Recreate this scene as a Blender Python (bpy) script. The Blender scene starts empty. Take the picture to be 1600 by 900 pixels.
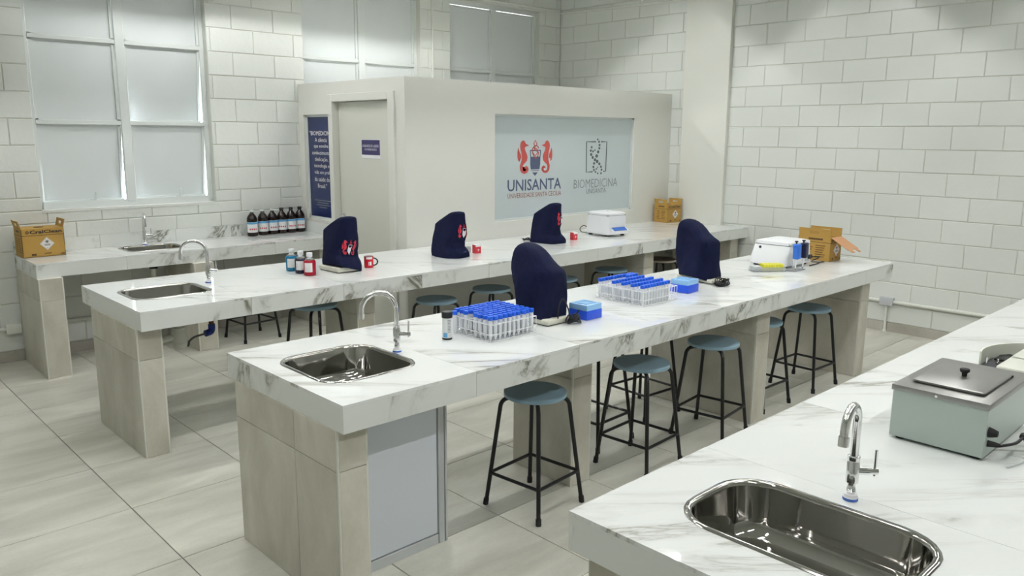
import bpy, bmesh, math, random
from mathutils import Matrix, Vector
random.seed(7)
PI = math.pi
scene = bpy.context.scene
COL = scene.collection

# ---------------------------------------------------------------- camera
CAM = Vector((-1.3961, -2.3208, 1.7778))
PITCH, ROLL, YAW, FPX = 0.1902, 0.0069, 0.8099, 1239.1
fwd = Vector((math.cos(YAW)*math.cos(PITCH), math.sin(YAW)*math.cos(PITCH), -math.sin(PITCH)))
rt = Vector((math.sin(YAW), -math.cos(YAW), 0)); up = rt.cross(fwd)
r2 = math.cos(ROLL)*rt + math.sin(ROLL)*up; u2 = -math.sin(ROLL)*rt + math.cos(ROLL)*up
cd = bpy.data.cameras.new('camera'); cam = bpy.data.objects.new('camera', cd); COL.objects.link(cam)
cam.matrix_world = Matrix(((r2.x, u2.x, -fwd.x, CAM.x), (r2.y, u2.y, -fwd.y, CAM.y), (r2.z, u2.z, -fwd.z, CAM.z), (0, 0, 0, 1)))
cd.sensor_width = 36; cd.lens = FPX/1600*36; cd.clip_start = 0.05
scene.camera = cam

# ---------------------------------------------------------------- world, exposure
w = bpy.data.worlds.new('world'); scene.world = w; w.use_nodes = True
bg = w.node_tree.nodes['Background']; bg.inputs[0].default_value = (0.93, 0.95, 1.0, 1); bg.inputs[1].default_value = 12.0
scene.view_settings.view_transform = 'Standard'; scene.view_settings.look = 'None'
scene.view_settings.gamma = 1; scene.view_settings.use_curve_mapping = False
scene.view_settings.exposure = 0.0
LAMP = 115.0
scene.cycles.max_bounces = 12; scene.cycles.diffuse_bounces = 6; scene.cycles.transparent_max_bounces = 24

# ---------------------------------------------------------------- dimensions
H, T = 0.844, 0.1066
XW, YW = 6.14, 4.75
Y1F, Y2F, Y2B, Y3F, Y3B, Y4B = 4.114, 1.998, 3.03, 0.0, 0.935, -1.07
XC, ZC = 2.49, 2.24        # cabin side plane, cabin top
XE3 = 4.825
ZCEIL = 3.75

# ---------------------------------------------------------------- materials
def srgb(r, g, b):
    f = lambda c: (c/255/12.92 if c/255 <= 0.04045 else ((c/255+0.055)/1.055)**2.4)
    return (f(r), f(g), f(b), 1)
def new_mat(name):
    m = bpy.data.materials.new(name); m.use_nodes = True
    nt = m.node_tree; return m, nt, nt.nodes['Principled BSDF']
def plain(name, col, rough=0.5, metal=0.0, spec=0.5, trans=0.0, ior=1.45, noise=0.0, nscale=40, bump=0.0, coat=0.0, alpha=1.0):
    m, nt, b = new_mat(name)
    b.inputs['Base Color'].default_value = col; b.inputs['Roughness'].default_value = rough
    b.inputs['Metallic'].default_value = metal; b.inputs['Specular IOR Level'].default_value = spec
    b.inputs['Transmission Weight'].default_value = trans; b.inputs['IOR'].default_value = ior
    b.inputs['Coat Weight'].default_value = coat; b.inputs['Alpha'].default_value = alpha
    if noise or bump:
        tc = nt.nodes.new('ShaderNodeTexCoord'); nz = nt.nodes.new('ShaderNodeTexNoise')
        nz.inputs['Scale'].default_value = nscale; nz.inputs['Detail'].default_value = 5
        nt.links.new(tc.outputs['Object'], nz.inputs['Vector'])
        if noise:
            mp = nt.nodes.new('ShaderNodeMapRange'); mp.inputs[3].default_value = 1-noise; mp.inputs[4].default_value = 1+noise
            nt.links.new(nz.outputs['Fac'], mp.inputs[0])
            mx = nt.nodes.new('ShaderNodeVectorMath'); mx.operation = 'SCALE'; mx.inputs[0].default_value = col[:3]
            nt.links.new(mp.outputs[0], mx.inputs['Scale']); nt.links.new(mx.outputs[0], b.inputs['Base Color'])
        if bump:
            bp = nt.nodes.new('ShaderNodeBump'); bp.inputs['Strength'].default_value = bump; bp.inputs['Distance'].default_value = 0.01
            nt.links.new(nz.outputs['Fac'], bp.inputs['Height']); nt.links.new(bp.outputs[0], b.inputs['Normal'])
    return m
def ramp(nt, fac, stops):
    r = nt.nodes.new('ShaderNodeValToRGB'); e = r.color_ramp.elements
    while len(e) < len(stops): e.new(0.5)
    for i, (p, c) in enumerate(stops):
        e[i].position = p; e[i].color = c if len(c) == 4 else (*c, 1)
    nt.links.new(fac, r.inputs[0]); return r
def math_n(nt, op, a, b=None):
    n = nt.nodes.new('ShaderNodeMath'); n.operation = op
    for i, v in enumerate((a, b)):
        if v is None: continue
        if isinstance(v, (int, float)): n.inputs[i].default_value = v
        else: nt.links.new(v, n.inputs[i])
    return n.outputs[0]
def tile_coords(nt, amount=40.0):
    tc = nt.nodes.new('ShaderNodeTexCoord'); oi = nt.nodes.new('ShaderNodeObjectInfo')
    mul = math_n(nt, 'MULTIPLY', oi.outputs['Random'], amount)
    cx = nt.nodes.new('ShaderNodeCombineXYZ')
    nt.links.new(mul, cx.inputs[0]); nt.links.new(math_n(nt, 'MULTIPLY', mul, 1.7), cx.inputs[1]); nt.links.new(math_n(nt, 'MULTIPLY', mul, 0.6), cx.inputs[2])
    ad = nt.nodes.new('ShaderNodeVectorMath'); ad.operation = 'ADD'
    nt.links.new(tc.outputs['Object'], ad.inputs[0]); nt.links.new(cx.outputs[0], ad.inputs[1])
    return ad.outputs[0], oi
def marble(name, rot, scl, mask_lo, mask_hi, base=(226, 229, 228), dark=(118, 118, 108), rough=0.07):
    m, nt, b = new_mat(name)
    v, oi = tile_coords(nt)
    vr = nt.nodes.new('ShaderNodeVectorRotate'); vr.rotation_type = 'EULER_XYZ'; vr.inputs['Rotation'].default_value = rot
    mp = nt.nodes.new('ShaderNodeMapping'); mp.inputs['Scale'].default_value = scl
    nt.links.new(v, vr.inputs['Vector']); nt.links.new(vr.outputs[0], mp.inputs['Vector'])
    n1 = nt.nodes.new('ShaderNodeTexNoise'); n1.inputs['Scale'].default_value = 2.0; n1.inputs['Detail'].default_value = 9; n1.inputs['Roughness'].default_value = 0.62; n1.inputs['Distortion'].default_value = 0.7
    nt.links.new(mp.outputs[0], n1.inputs['Vector'])
    a = math_n(nt, 'ABSOLUTE', math_n(nt, 'SUBTRACT', n1.outputs['Fac'], 0.5))
    thin = ramp(nt, a, [(0.0, (1, 1, 1)), (0.012, (0.45, 0.45, 0.45)), (0.035, (0, 0, 0))])
    wide = ramp(nt, a, [(0.0, (1, 1, 1)), (0.10, (0, 0, 0))])
    n2 = nt.nodes.new('ShaderNodeTexNoise'); n2.inputs['Scale'].default_value = 1.5; n2.inputs['Detail'].default_value = 3
    nt.links.new(mp.outputs[0], n2.inputs['Vector'])
    mask = ramp(nt, n2.outputs['Fac'], [(mask_lo, (0, 0, 0)), (mask_hi, (1, 1, 1))])
    f = math_n(nt, 'ADD', math_n(nt, 'MULTIPLY', thin.outputs[0], 0.75), math_n(nt, 'MULTIPLY', wide.outputs[0], 0.38))
    f = math_n(nt, 'MINIMUM', math_n(nt, 'MULTIPLY', f, mask.outputs[0]), 1.0)
    mix = nt.nodes.new('ShaderNodeMix'); mix.data_type = 'RGBA'
    mix.inputs['A'].default_value = srgb(*base); mix.inputs['B'].default_value = srgb(*dark)
    nt.links.new(f, mix.inputs['Factor']); nt.links.new(mix.outputs['Result'], b.inputs['Base Color'])
    b.inputs['Roughness'].default_value = rough
    return m
def stone_tile(name, c0, c1, stretch, rough, bump=0.02):
    m, nt, b = new_mat(name)
    v, oi = tile_coords(nt)
    mp = nt.nodes.new('ShaderNodeMapping'); mp.inputs['Scale'].default_value = stretch
    nt.links.new(v, mp.inputs['Vector'])
    n1 = nt.nodes.new('ShaderNodeTexNoise'); n1.inputs['Scale'].default_value = 2.2; n1.inputs['Detail'].default_value = 8; n1.inputs['Roughness'].default_value = 0.6; n1.inputs['Distortion'].default_value = 0.4
    nt.links.new(mp.outputs[0], n1.inputs['Vector'])
    cr = ramp(nt, n1.outputs['Fac'], [(0.3, srgb(*c0)), (0.68, srgb(*c1))])
    n2 = nt.nodes.new('ShaderNodeTexNoise'); n2.inputs['Scale'].default_value = 60; n2.inputs['Detail'].default_value = 4
    nt.links.new(v, n2.inputs['Vector'])
    sc = nt.nodes.new('ShaderNodeMapRange'); sc.inputs[3].default_value = 0.94; sc.inputs[4].default_value = 1.06
    nt.links.new(n2.outputs['Fac'], sc.inputs[0])
    tr = nt.nodes.new('ShaderNodeMapRange'); tr.inputs[3].default_value = 0.95; tr.inputs[4].default_value = 1.05
    nt.links.new(oi.outputs['Random'], tr.inputs[0])
    vm = nt.nodes.new('ShaderNodeVectorMath'); vm.operation = 'SCALE'
    nt.links.new(cr.outputs[0], vm.inputs[0]); nt.links.new(math_n(nt, 'MULTIPLY', sc.outputs[0], tr.outputs[0]), vm.inputs['Scale'])
    nt.links.new(vm.outputs[0], b.inputs['Base Color'])
    b.inputs['Roughness'].default_value = rough
    bp = nt.nodes.new('ShaderNodeBump'); bp.inputs['Strength'].default_value = bump; bp.inputs['Distance'].default_value = 0.02
    nt.links.new(n2.outputs['Fac'], bp.inputs['Height']); nt.links.new(bp.outputs[0], b.inputs['Normal'])
    return m
def paint_block(name, col):
    m, nt, b = new_mat(name)
    v, oi = tile_coords(nt)
    n1 = nt.nodes.new('ShaderNodeTexNoise'); n1.inputs['Scale'].default_value = 26; n1.inputs['Detail'].default_value = 6
    nt.links.new(v, n1.inputs['Vector'])
    tr = nt.nodes.new('ShaderNodeMapRange'); tr.inputs[3].default_value = 0.975; tr.inputs[4].default_value = 1.02
    nt.links.new(oi.outputs['Random'], tr.inputs[0])
    vm = nt.nodes.new('ShaderNodeVectorMath'); vm.operation = 'SCALE'; vm.inputs[0].default_value = col[:3]
    nt.links.new(tr.outputs[0], vm.inputs['Scale']); nt.links.new(vm.outputs[0], b.inputs['Base Color'])
    b.inputs['Roughness'].default_value = 0.42
    bp = nt.nodes.new('ShaderNodeBump'); bp.inputs['Strength'].default_value = 0.25; bp.inputs['Distance'].default_value = 0.006
    nt.links.new(n1.outputs['Fac'], bp.inputs['Height']); nt.links.new(bp.outputs[0], b.inputs['Normal'])
    return m
def emis(name, col, s):
    m, nt, b = new_mat(name)
    b.inputs['Emission Color'].default_value = col; b.inputs['Emission Strength'].default_value = s
    b.inputs['Base Color'].default_value = (0.8, 0.8, 0.8, 1)
    return m

MAT = {}
MAT['block'] = paint_block('painted_block', srgb(218, 221, 217))
MAT['wall'] = plain('wall_paint', srgb(218, 221, 217), 0.5, bump=0.1, nscale=30)
MAT['joint'] = plain('joint_paint', srgb(206, 208, 200), 0.6)
MAT['cabin'] = plain('cabin_paint', srgb(222, 222, 216), 0.5, bump=0.05, nscale=50)
MAT['column'] = plain('column_paint', srgb(222, 223, 216), 0.5, bump=0.05, nscale=40)
MAT['ceil'] = plain('ceiling_paint', srgb(214, 216, 212), 0.8)
MAT['door'] = plain('door_paint', srgb(212, 213, 204), 0.4)
MAT['frame'] = plain('window_frame_paint', srgb(214, 219, 218), 0.35)
def film_mat():
    m, nt, b = new_mat('window_film')
    b.inputs['Base Color'].default_value = srgb(214, 219, 220); b.inputs['Roughness'].default_value = 0.4
    tr = nt.nodes.new('ShaderNodeBsdfTranslucent'); tr.inputs[0].default_value = srgb(214, 222, 226)
    mx = nt.nodes.new('ShaderNodeMixShader'); mx.inputs[0].default_value = FILM
    nt.links.new(b.outputs[0], mx.inputs[1]); nt.links.new(tr.outputs[0], mx.inputs[2])
    nt.links.new(mx.outputs[0], nt.nodes['Material Output'].inputs[0]); return m
FILM = 0.008
MAT['film'] = film_mat()
MAT['marble_top'] = marble('marble_top', (0, 0, 0.70), (0.50, 2.3, 1.0), 0.48, 0.70, dark=(154, 153, 144), rough=0.035)
MAT['marble_face'] = marble('marble_face', (-0.55, -0.6, 0.0), (1.9, 1.9, 0.75), 0.50, 0.62, base=(222, 225, 222), dark=(122, 121, 110), rough=0.10)
MAT['slab_core'] = plain('slab_core', srgb(150, 152, 148), 0.6)
MAT['pier_tile'] = stone_tile('pier_tile', (180, 176, 162), (212, 209, 198), (1.6, 1.6, 0.9), 0.42)
MAT['floor_tile'] = stone_tile('floor_tile', (178, 177, 166), (214, 213, 203), (0.55, 2.2, 1), 0.30)
MAT['grout'] = plain('grout', srgb(214, 214, 206), 0.8)
MAT['floor_grout'] = plain('floor_grout', srgb(150, 149, 140), 0.8)
MAT['basetile'] = stone_tile('base_tile', (156, 152, 142), (182, 179, 170), (1, 1, 1), 0.4)
MAT['steel'] = plain('polished_steel', (0.47, 0.46, 0.44, 1), 0.06, 1.0)
MAT['brushed'] = plain('brushed_steel', (0.29, 0.29, 0.28, 1), 0.36, 0.85, noise=0.05, nscale=120)
MAT['chrome'] = plain('chrome', (0.78, 0.78, 0.79, 1), 0.06, 1.0)
MAT['alu'] = plain('aluminium', srgb(205, 209, 212), 0.35, 0.3)
MAT['white_panel'] = plain('white_panel', srgb(232, 238, 250), 0.3)
MAT['black_steel'] = plain('black_steel', srgb(22, 22, 24), 0.35)
MAT['rubber'] = plain('black_rubber', srgb(24, 24, 26), 0.7)
MAT['seat'] = plain('seat_blue_grey', srgb(142, 172, 190), 0.38, noise=0.06, nscale=14)
MAT['seat_edge'] = plain('seat_edge', srgb(128, 156, 170), 0.4)
MAT['seat_brown'] = plain('seat_brown', srgb(104, 86, 72), 0.4, noise=0.1, nscale=20)
MAT['seat_brown_edge'] = plain('seat_brown_edge', srgb(190, 182, 170), 0.5)
MAT['navy'] = plain('navy_fabric', srgb(15, 20, 46), 0.9, noise=0.18, nscale=8, bump=0.8)
MAT['navy'].node_tree.nodes['Principled BSDF'].inputs['Specular IOR Level'].default_value = 0.15
MAT['red'] = plain('red_print', srgb(196, 40, 62), 0.6)
MAT['white_print'] = plain('white_print', srgb(232, 232, 236), 0.6)
MAT['scope_base'] = plain('cream_metal', srgb(206, 206, 192), 0.4)
MAT['cable'] = plain('black_cable', srgb(20, 21, 25), 0.5)
MAT['card'] = plain('yellow_card', srgb(172, 136, 66), 0.65, noise=0.04, nscale=18)
MAT['card_in'] = plain('brown_card', srgb(178, 134, 98), 0.8)
MAT['card_print'] = plain('dark_print', srgb(84, 58, 26), 0.6)
MAT['print_black'] = plain('black_print', srgb(34, 34, 38), 0.6)
MAT['card_white'] = plain('label_white', srgb(225, 222, 220), 0.6)
MAT['hole'] = plain('dark_hole', srgb(30, 24, 16), 0.9)
MAT['mug_red'] = plain('mug_red', srgb(200, 36, 50), 0.15)
MAT['mug_black'] = plain('mug_black', srgb(28, 26, 28), 0.2)
MAT['box_red'] = plain('red_carton', srgb(200, 44, 58), 0.4)
MAT['plastic_white'] = plain('white_plastic', srgb(232, 234, 238), 0.3)
MAT['plastic_grey'] = plain('grey_plastic', srgb(190, 194, 198), 0.4)
MAT['panel_blue'] = plain('blue_panel', srgb(48, 96, 178), 0.25)
MAT['cap_blue'] = plain('cap_blue', srgb(28, 92, 214), 0.35)
MAT['tube_clear'] = plain('tube_clear', srgb(240, 243, 247), 0.3, trans=0.10, ior=1.15)
MAT['wire_white'] = plain('wire_white', srgb(238, 239, 242), 0.35)
MAT['box_blue'] = plain('box_blue', srgb(34, 80, 212), 0.35)
MAT['lid_blue'] = plain('lid_pale_blue', srgb(142, 188, 232), 0.25)
MAT['cap_dark'] = plain('cap_dark', srgb(34, 36, 42), 0.45)
MAT['amber'] = plain('amber_glass', srgb(30, 20, 17), 0.08)
MAT['label'] = plain('paper_label', srgb(226, 228, 230), 0.5)
MAT['label_blue'] = plain('label_blue', srgb(96, 160, 206), 0.5)
MAT['label_red'] = plain('label_red', srgb(196, 60, 62), 0.5)
MAT['liquid_blue'] = plain('liquid_blue', srgb(12, 110, 150), 0.1)
MAT['liquid_black'] = plain('liquid_black', srgb(22, 22, 44), 0.1)
MAT['liquid_red'] = plain('liquid_red', srgb(150, 16, 40), 0.1)
MAT['clear'] = plain('clear_plastic', srgb(244, 247, 248), 0.12, trans=0.75, ior=1.1)
MAT['yellow'] = plain('yellow_tips', srgb(238, 234, 80), 0.4)
MAT['pip_blue'] = plain('pipette_blue', srgb(48, 108, 206), 0.3)
MAT['pip_navy'] = plain('pipette_navy', srgb(24, 28, 62), 0.35)
MAT['bath_side'] = plain('bath_enamel', srgb(172, 184, 178), 0.3)
MAT['beige'] = plain('beige_plastic', srgb(208, 210, 200), 0.45)
MAT['glass_film'] = plain('frosted_glass_film', srgb(196, 206, 209), 0.08)
MAT['poster'] = plain('poster_navy', srgb(36, 46, 88), 0.06)
MAT['sign'] = plain('sign_navy', srgb(44, 38, 88), 0.3)
MAT['logo_navy'] = plain('logo_navy', srgb(78, 88, 118), 0.4)
MAT['logo_red'] = plain('logo_red', srgb(184, 78, 74), 0.4)
MAT['logo_rust'] = plain('logo_rust', srgb(140, 76, 66), 0.4)
MAT['logo_grey'] = plain('logo_grey', srgb(84, 92, 98), 0.4)
MAT['logo_grey2'] = plain('logo_grey_light', srgb(118, 126, 132), 0.4)
MAT['pvc'] = plain('pvc', srgb(226, 228, 220), 0.35)
MAT['pvc_brown'] = plain('pvc_brown', srgb(92, 66, 50), 0.4)
MAT['pvc_blue'] = plain('pvc_blue', srgb(26, 52, 140), 0.4)
MAT['hose'] = plain('hose_grey', srgb(96, 94, 92), 0.45)
MAT['conduit'] = plain('conduit_paint', srgb(222, 224, 218), 0.4)
MAT['lamp_house'] = plain('lamp_housing', srgb(225, 225, 225), 0.5)
MAT['lamp_tube'] = emis('lamp_tube', (1.0, 1.0, 0.975, 1), LAMP)

# ---------------------------------------------------------------- mesh builder
class M:
    def __init__(s): s.bm = bmesh.new()
    def box(s, x0, x1, y0, y1, z0, z1, bev=0, seg=1, rot=None, piv=None):
        mat = Matrix.Translation(((x0+x1)/2, (y0+y1)/2, (z0+z1)/2)) @ Matrix.Diagonal((abs(x1-x0), abs(y1-y0), abs(z1-z0), 1))
        r = bmesh.ops.create_cube(s.bm, size=1, matrix=mat); vs = r['verts']
        if bev:
            es = list({e for v in vs for e in v.link_edges})
            q = bmesh.ops.bevel(s.bm, geom=es, offset=bev, segments=seg, affect='EDGES', profile=0.6)
            vs = list({v for f in q['faces'] for v in f.verts} | {v for v in vs if v.is_valid})
        if rot is not None:
            pv = Vector(piv) if piv else Vector(((x0+x1)/2, (y0+y1)/2, (z0+z1)/2))
            bmesh.ops.transform(s.bm, matrix=Matrix.Translation(pv) @ rot.to_4x4() @ Matrix.Translation(-pv), verts=[v for v in vs if v.is_valid])
        return s
    def loft(s, loops, cap0=True, cap1=True, smooth=True):
        rings = [[s.bm.verts.new(p) for p in L] for L in loops]
        n = len(rings[0])
        for a, b in zip(rings, rings[1:]):
            for i in range(n):
                f = s.bm.faces.new((a[i], a[(i+1) % n], b[(i+1) % n], b[i])); f.smooth = smooth
        if cap0: s.bm.faces.new(rings[0][::-1])
        if cap1: s.bm.faces.new(rings[-1])
        return s
    def lathe(s, prof, c=(0, 0, 0), n=20, axis=None):
        loops = []
        for r, z in prof:
            r = max(r, 1e-4)
            loops.append([Vector((r*math.cos(2*PI*i/n), r*math.sin(2*PI*i/n), z)) for i in range(n)])
        if axis is not None:
            q = Vector((0, 0, 1)).rotation_difference(Vector(axis))
            loops = [[q @ v for v in L] for L in loops]
        c = Vector(c)
        return s.loft([[v+c for v in L] for L in loops])
    def cyl(s, p0, p1, r, n=12, r1=None):
        p0, p1 = Vector(p0), Vector(p1); d = p1-p0
        return s.lathe([(r, 0), (r if r1 is None else r1, d.length)], p0, n, d.normalized())
    def tube(s, pts, r, n=8, closed=False):
        pts = [Vector(p) for p in pts]
        t = [(pts[min(i+1, len(pts)-1)]-pts[max(i-1, 0)]).normalized() for i in range(len(pts))]
        a = Vector((0, 0, 1)) if abs(t[0].z) < 0.9 else Vector((1, 0, 0))
        nrm = t[0].cross(a).normalized(); loops = []
        for i, p in enumerate(pts):
            if i:
                q = t[i-1].rotation_difference(t[i]); nrm = (q @ nrm).normalized()
            b = t[i].cross(nrm)
            loops.append([p + r*(math.cos(2*PI*k/n)*nrm + math.sin(2*PI*k/n)*b) for k in range(n)])
        return s.loft(loops)
    def poly(s, pts):
        s.bm.faces.new([s.bm.verts.new(p) for p in pts]); return s
    def prism(s, pts, d):
        d = Vector(d); a = [s.bm.verts.new(p) for p in pts]; b = [s.bm.verts.new(Vector(p)+d) for p in pts]; n = len(a)
        s.bm.faces.new(a); s.bm.faces.new(b[::-1])
        for i in range(n): s.bm.faces.new((a[i], b[i], b[(i+1) % n], a[(i+1) % n]))
        return s
    def mesh(s, name, mat, sharp=40):
        bmesh.ops.recalc_face_normals(s.bm, faces=s.bm.faces)
        me = bpy.data.meshes.new(name); s.bm.to_mesh(me); s.bm.free()
        me.materials.append(MAT[mat] if isinstance(mat, str) else mat)
        me.set_sharp_from_angle(angle=math.radians(sharp))
        return me
    def build(s, name, mat, parent=None, sharp=40):
        return link(name, s.mesh(name, mat, sharp), parent)
def link(name, me, parent=None, loc=None):
    o = bpy.data.objects.new(name, me); COL.objects.link(o)
    if loc is not None: o.location = loc
    if parent is not None: adopt(o, parent)
    return o
def adopt(o, parent):
    """parent in world coordinates: the part stays where its mesh was written"""
    o.parent = parent; chain = Matrix.Identity(4); p = parent
    mats = []
    while p is not None:
        mats.append((p.matrix_parent_inverse.copy(), p.matrix_basis.copy())); p = p.parent
    for inv, bas in reversed(mats): chain = chain @ inv @ bas
    o.matrix_parent_inverse = chain.inverted()
def thing(name, label, cat, loc, group=None):
    o = bpy.data.objects.new(name, None); COL.objects.link(o); o.location = loc; o.empty_display_size = 0.05
    return tag(o, label, cat, group)
def tag(o, label, cat, group=None):
    o['label'] = label; o['category'] = cat
    if group: o['group'] = group
    return o
def struct(o, label=None):
    o['kind'] = 'structure'
    if label: o['label'] = label
    return o
def sempty(name, loc, label=None):
    o = bpy.data.objects.new(name, None); COL.objects.link(o); o.location = loc
    return struct(o, label)
def copy_tree(o, parent=None):
    c = o.copy(); COL.objects.link(c)
    if parent is not None: c.parent = parent
    for ch in list(o.children): copy_tree(ch, c)
    return c
def smooth_path(pts, n=8):
    pts = [Vector(p) for p in pts]; out = []
    P = [pts[0]] + pts + [pts[-1]]
    for i in range(1, len(P)-2):
        for k in range(n):
            t = k/n
            out.append(0.5*((2*P[i]) + (-P[i-1]+P[i+1])*t + (2*P[i-1]-5*P[i]+4*P[i+1]-P[i+2])*t*t + (-P[i-1]+3*P[i]-3*P[i+1]+P[i+2])*t**3))
    out.append(pts[-1]); return out
def rrect(cx, cy, hx, hy, r, z, n=6):
    r = min(r, hx-1e-3, hy-1e-3); out = []
    for sx, sy, a0 in ((1, 1, 0), (-1, 1, PI/2), (-1, -1, PI), (1, -1, 1.5*PI)):
        for k in range(n+1):
            a = a0 + k/n*PI/2
            out.append(Vector((cx+sx*(hx-r)+r*math.cos(a), cy+sy*(hy-r)+r*math.sin(a), z)))
    return out
def text(s, org, right, upv, width, height, mat, parent, off=0.0015, name='lettering', bold=0.0):
    """flat lettering fitted into a width x height box whose lower left corner is org"""
    cu = bpy.data.curves.new('txt', 'FONT'); cu.body = s; cu.resolution_u = 2; cu.offset = bold
    o = bpy.data.objects.new('txt', cu); COL.objects.link(o)
    dg = bpy.context.evaluated_depsgraph_get()
    me = bpy.data.meshes.new_from_object(o.evaluated_get(dg)); bpy.data.objects.remove(o); bpy.data.curves.remove(cu)
    xs = [v.co.x for v in me.vertices]; ys = [v.co.y for v in me.vertices]
    x0, x1, y0, y1 = min(xs), max(xs), min(ys), max(ys)
    right, upv, org = Vector(right).normalized(), Vector(upv).normalized(), Vector(org); nrm = right.cross(upv)
    for v in me.vertices:
        v.co = org + right*((v.co.x-x0)/(x1-x0)*width) + upv*((v.co.y-y0)/(y1-y0)*height) + nrm*off
    me.materials.clear(); me.materials.append(MAT[mat])
    return link(name, me, parent)
def stroke(m, pts, wdt, closed=False):
    """thick flat polyline in 2-D: adds quads to a list of polygons"""
    pts = [Vector((p[0], p[1])) for p in pts]; n = len(pts); out = []
    L, R = [], []
    for i in range(n):
        a = pts[(i-1) % n] if (i or closed) else pts[i]; b = pts[(i+1) % n] if (i < n-1 or closed) else pts[i]
        t = (b-a).normalized(); nn = Vector((-t.y, t.x))*wdt/2
        L.append(pts[i]+nn); R.append(pts[i]-nn)
    for i in range(n if closed else n-1):
        j = (i+1) % n; out.append([L[i], L[j], R[j], R[i]])
    m.extend(out)

# ---------------------------------------------------------------- room shell
def rect_minus(r, holes):
    rs = [r]
    for h in holes:
        nr = []
        for a0, a1, b0, b1 in rs:
            if h[0] >= a1 or h[1] <= a0 or h[2] >= b1 or h[3] <= b0: nr.append((a0, a1, b0, b1)); continue
            if h[2] > b0: nr.append((a0, a1, b0, h[2]))
            if h[3] < b1: nr.append((a0, a1, h[3], b1))
            m0, m1 = max(b0, h[2]), min(b1, h[3])
            if h[0] > a0: nr.append((a0, h[0], m0, m1))
            if h[1] < a1: nr.append((h[1], a1, m0, m1))
        rs = nr
    return rs
WZ0, WZ1 = 1.17, 3.25
WIN = [(0.225, 1.63, WZ0, WZ1), (2.56, 3.965, WZ0, WZ1), (4.37, 5.775, WZ0, WZ1)]
JD = 0.007     # depth of the joints
# floor
X0R, Y0R = -4.2, -5.2
floor = struct(M().box(X0R, XW+0.2, Y0R, YW+0.2, -0.12, -0.006).build('floor', 'floor_grout'), 'light grey stone tile floor')
TS = 0.625; cache = {}
def tile_obj(name, key, builder, parent, loc):
    if key not in cache: cache[key] = builder()
    o = link(name, cache[key]); o.location = loc
    o.parent = parent; return o
def flat_tile(sx, sy, th=0.006, bev=0.0012, mat='floor_tile'):
    return M().box(-sx/2, sx/2, -sy/2, sy/2, -th, 0, bev).mesh('tile', mat)
ix0 = math.floor((-1.6+0.27)/TS); iy0 = -4
for i in range(ix0, 12):
    for j in range(iy0, 9):
        xa, xb = -0.27+i*TS, -0.27+(i+1)*TS; ya, yb = 0.26+j*TS, 0.26+(j+1)*TS
        xb = min(xb, XW); yb = min(yb, YW)
        if xb-xa < 0.05 or yb-ya < 0.05: continue
        sx, sy = round(xb-xa-0.004, 4), round(yb-ya-0.004, 4)
        tile_obj('floor_tile', ('ft', sx, sy), lambda: flat_tile(sx, sy), floor, ((xa+xb)/2, (ya+yb)/2, 0))
# plain continuation of the floor outside the tiled view
M().box(X0R, -0.27+ix0*TS-0.002, Y0R, YW, -0.006, 0).box(-0.27+ix0*TS, XW, Y0R, 0.26+iy0*TS-0.002, -0.006, 0).build('floor_margin', 'floor_tile', floor)
ceil_ = struct(M().box(X0R, XW+0.2, Y0R, YW+0.2, ZCEIL, ZCEIL+0.1).build('ceiling', 'ceil'))
struct(M().box(X0R-0.2, X0R, Y0R, YW+0.2, 0, ZCEIL).build('wall_left', 'wall'))
struct(M().box(X0R, XW+0.2, Y0R-0.2, Y0R, 0, ZCEIL).build('wall_front', 'wall'))
# back wall with window openings
mb = M()
for a0, a1, b0, b1 in rect_minus((X0R, XW+0.2, 0, ZCEIL), WIN): mb.box(a0, a1, YW+JD, YW+0.2, b0, b1)
wall_back = struct(mb.build('wall_back', 'joint'), 'white painted concrete block wall with three windows')
wall_right = struct(M().box(XW+JD, XW+0.2, Y0R, YW+JD, 0, ZCEIL).build('wall_right', 'joint'), 'white painted concrete block wall without windows')
CS, ZB = 0.2025, 1.878
JG = 0.007
def block_mesh(wd, ht, axis):
    m = M()
    if axis == 'y': m.box(-wd/2, wd/2, -JD*0+0, JD, -ht/2, ht/2)
    else: m.box(0, JD, -wd/2, wd/2, -ht/2, ht/2)
    # soften the visible front edges
    fr = [e for e in m.bm.edges if all(abs((v.co.y if axis == 'y' else v.co.x)) < 1e-6 for v in e.verts)]
    bmesh.ops.bevel(m.bm, geom=fr, offset=0.0035, segments=1, affect='EDGES')
    return m.mesh('block', 'block')
def blocks(parent, axis, lo, hi, zlo, zhi, phase, holes, skip):
    k0 = math.floor((zlo-ZB)/CS)
    for k in range(k0, math.ceil((zhi-ZB)/CS)):
        z0, z1 = max(ZB+k*CS, zlo), min(ZB+(k+1)*CS, zhi)
        if z1-z0 < 0.03: continue
        off = phase + (0.2005 if k % 2 == 0 else 0.0)
        n0 = math.floor((lo-off)/0.401)
        for n in range(n0, math.ceil((hi-off)/0.401)):
            a0, a1 = max(off+n*0.401, lo), min(off+(n+1)*0.401, hi)
            if a1-a0 < 0.02: continue
            for p0, p1, q0, q1 in rect_minus((a0, a1, z0, z1), holes):
                if skip((p0+p1)/2, (q0+q1)/2): continue
                ga = JG/2 if p0 == a0 else 0; gb = JG/2 if p1 == a1 else 0
                wd, ht = round(p1-p0-ga-gb, 4), round(q1-q0-JG, 4)
                if wd < 0.012 or ht < 0.012: continue
                c = (p0+ga+p1-gb)/2; zc = (q0+q1)/2
                loc = (c, YW, zc) if axis == 'y' else (XW, c, zc)
                tile_obj('block', (axis, wd, ht), lambda: block_mesh(wd, ht, axis), parent, loc)
blocks(wall_back, 'y', -0.55, XW, 0.085, 3.50, 1.86-0.2005, WIN, lambda a, z: a > XC+0.25 and z < 2.1)
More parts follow.
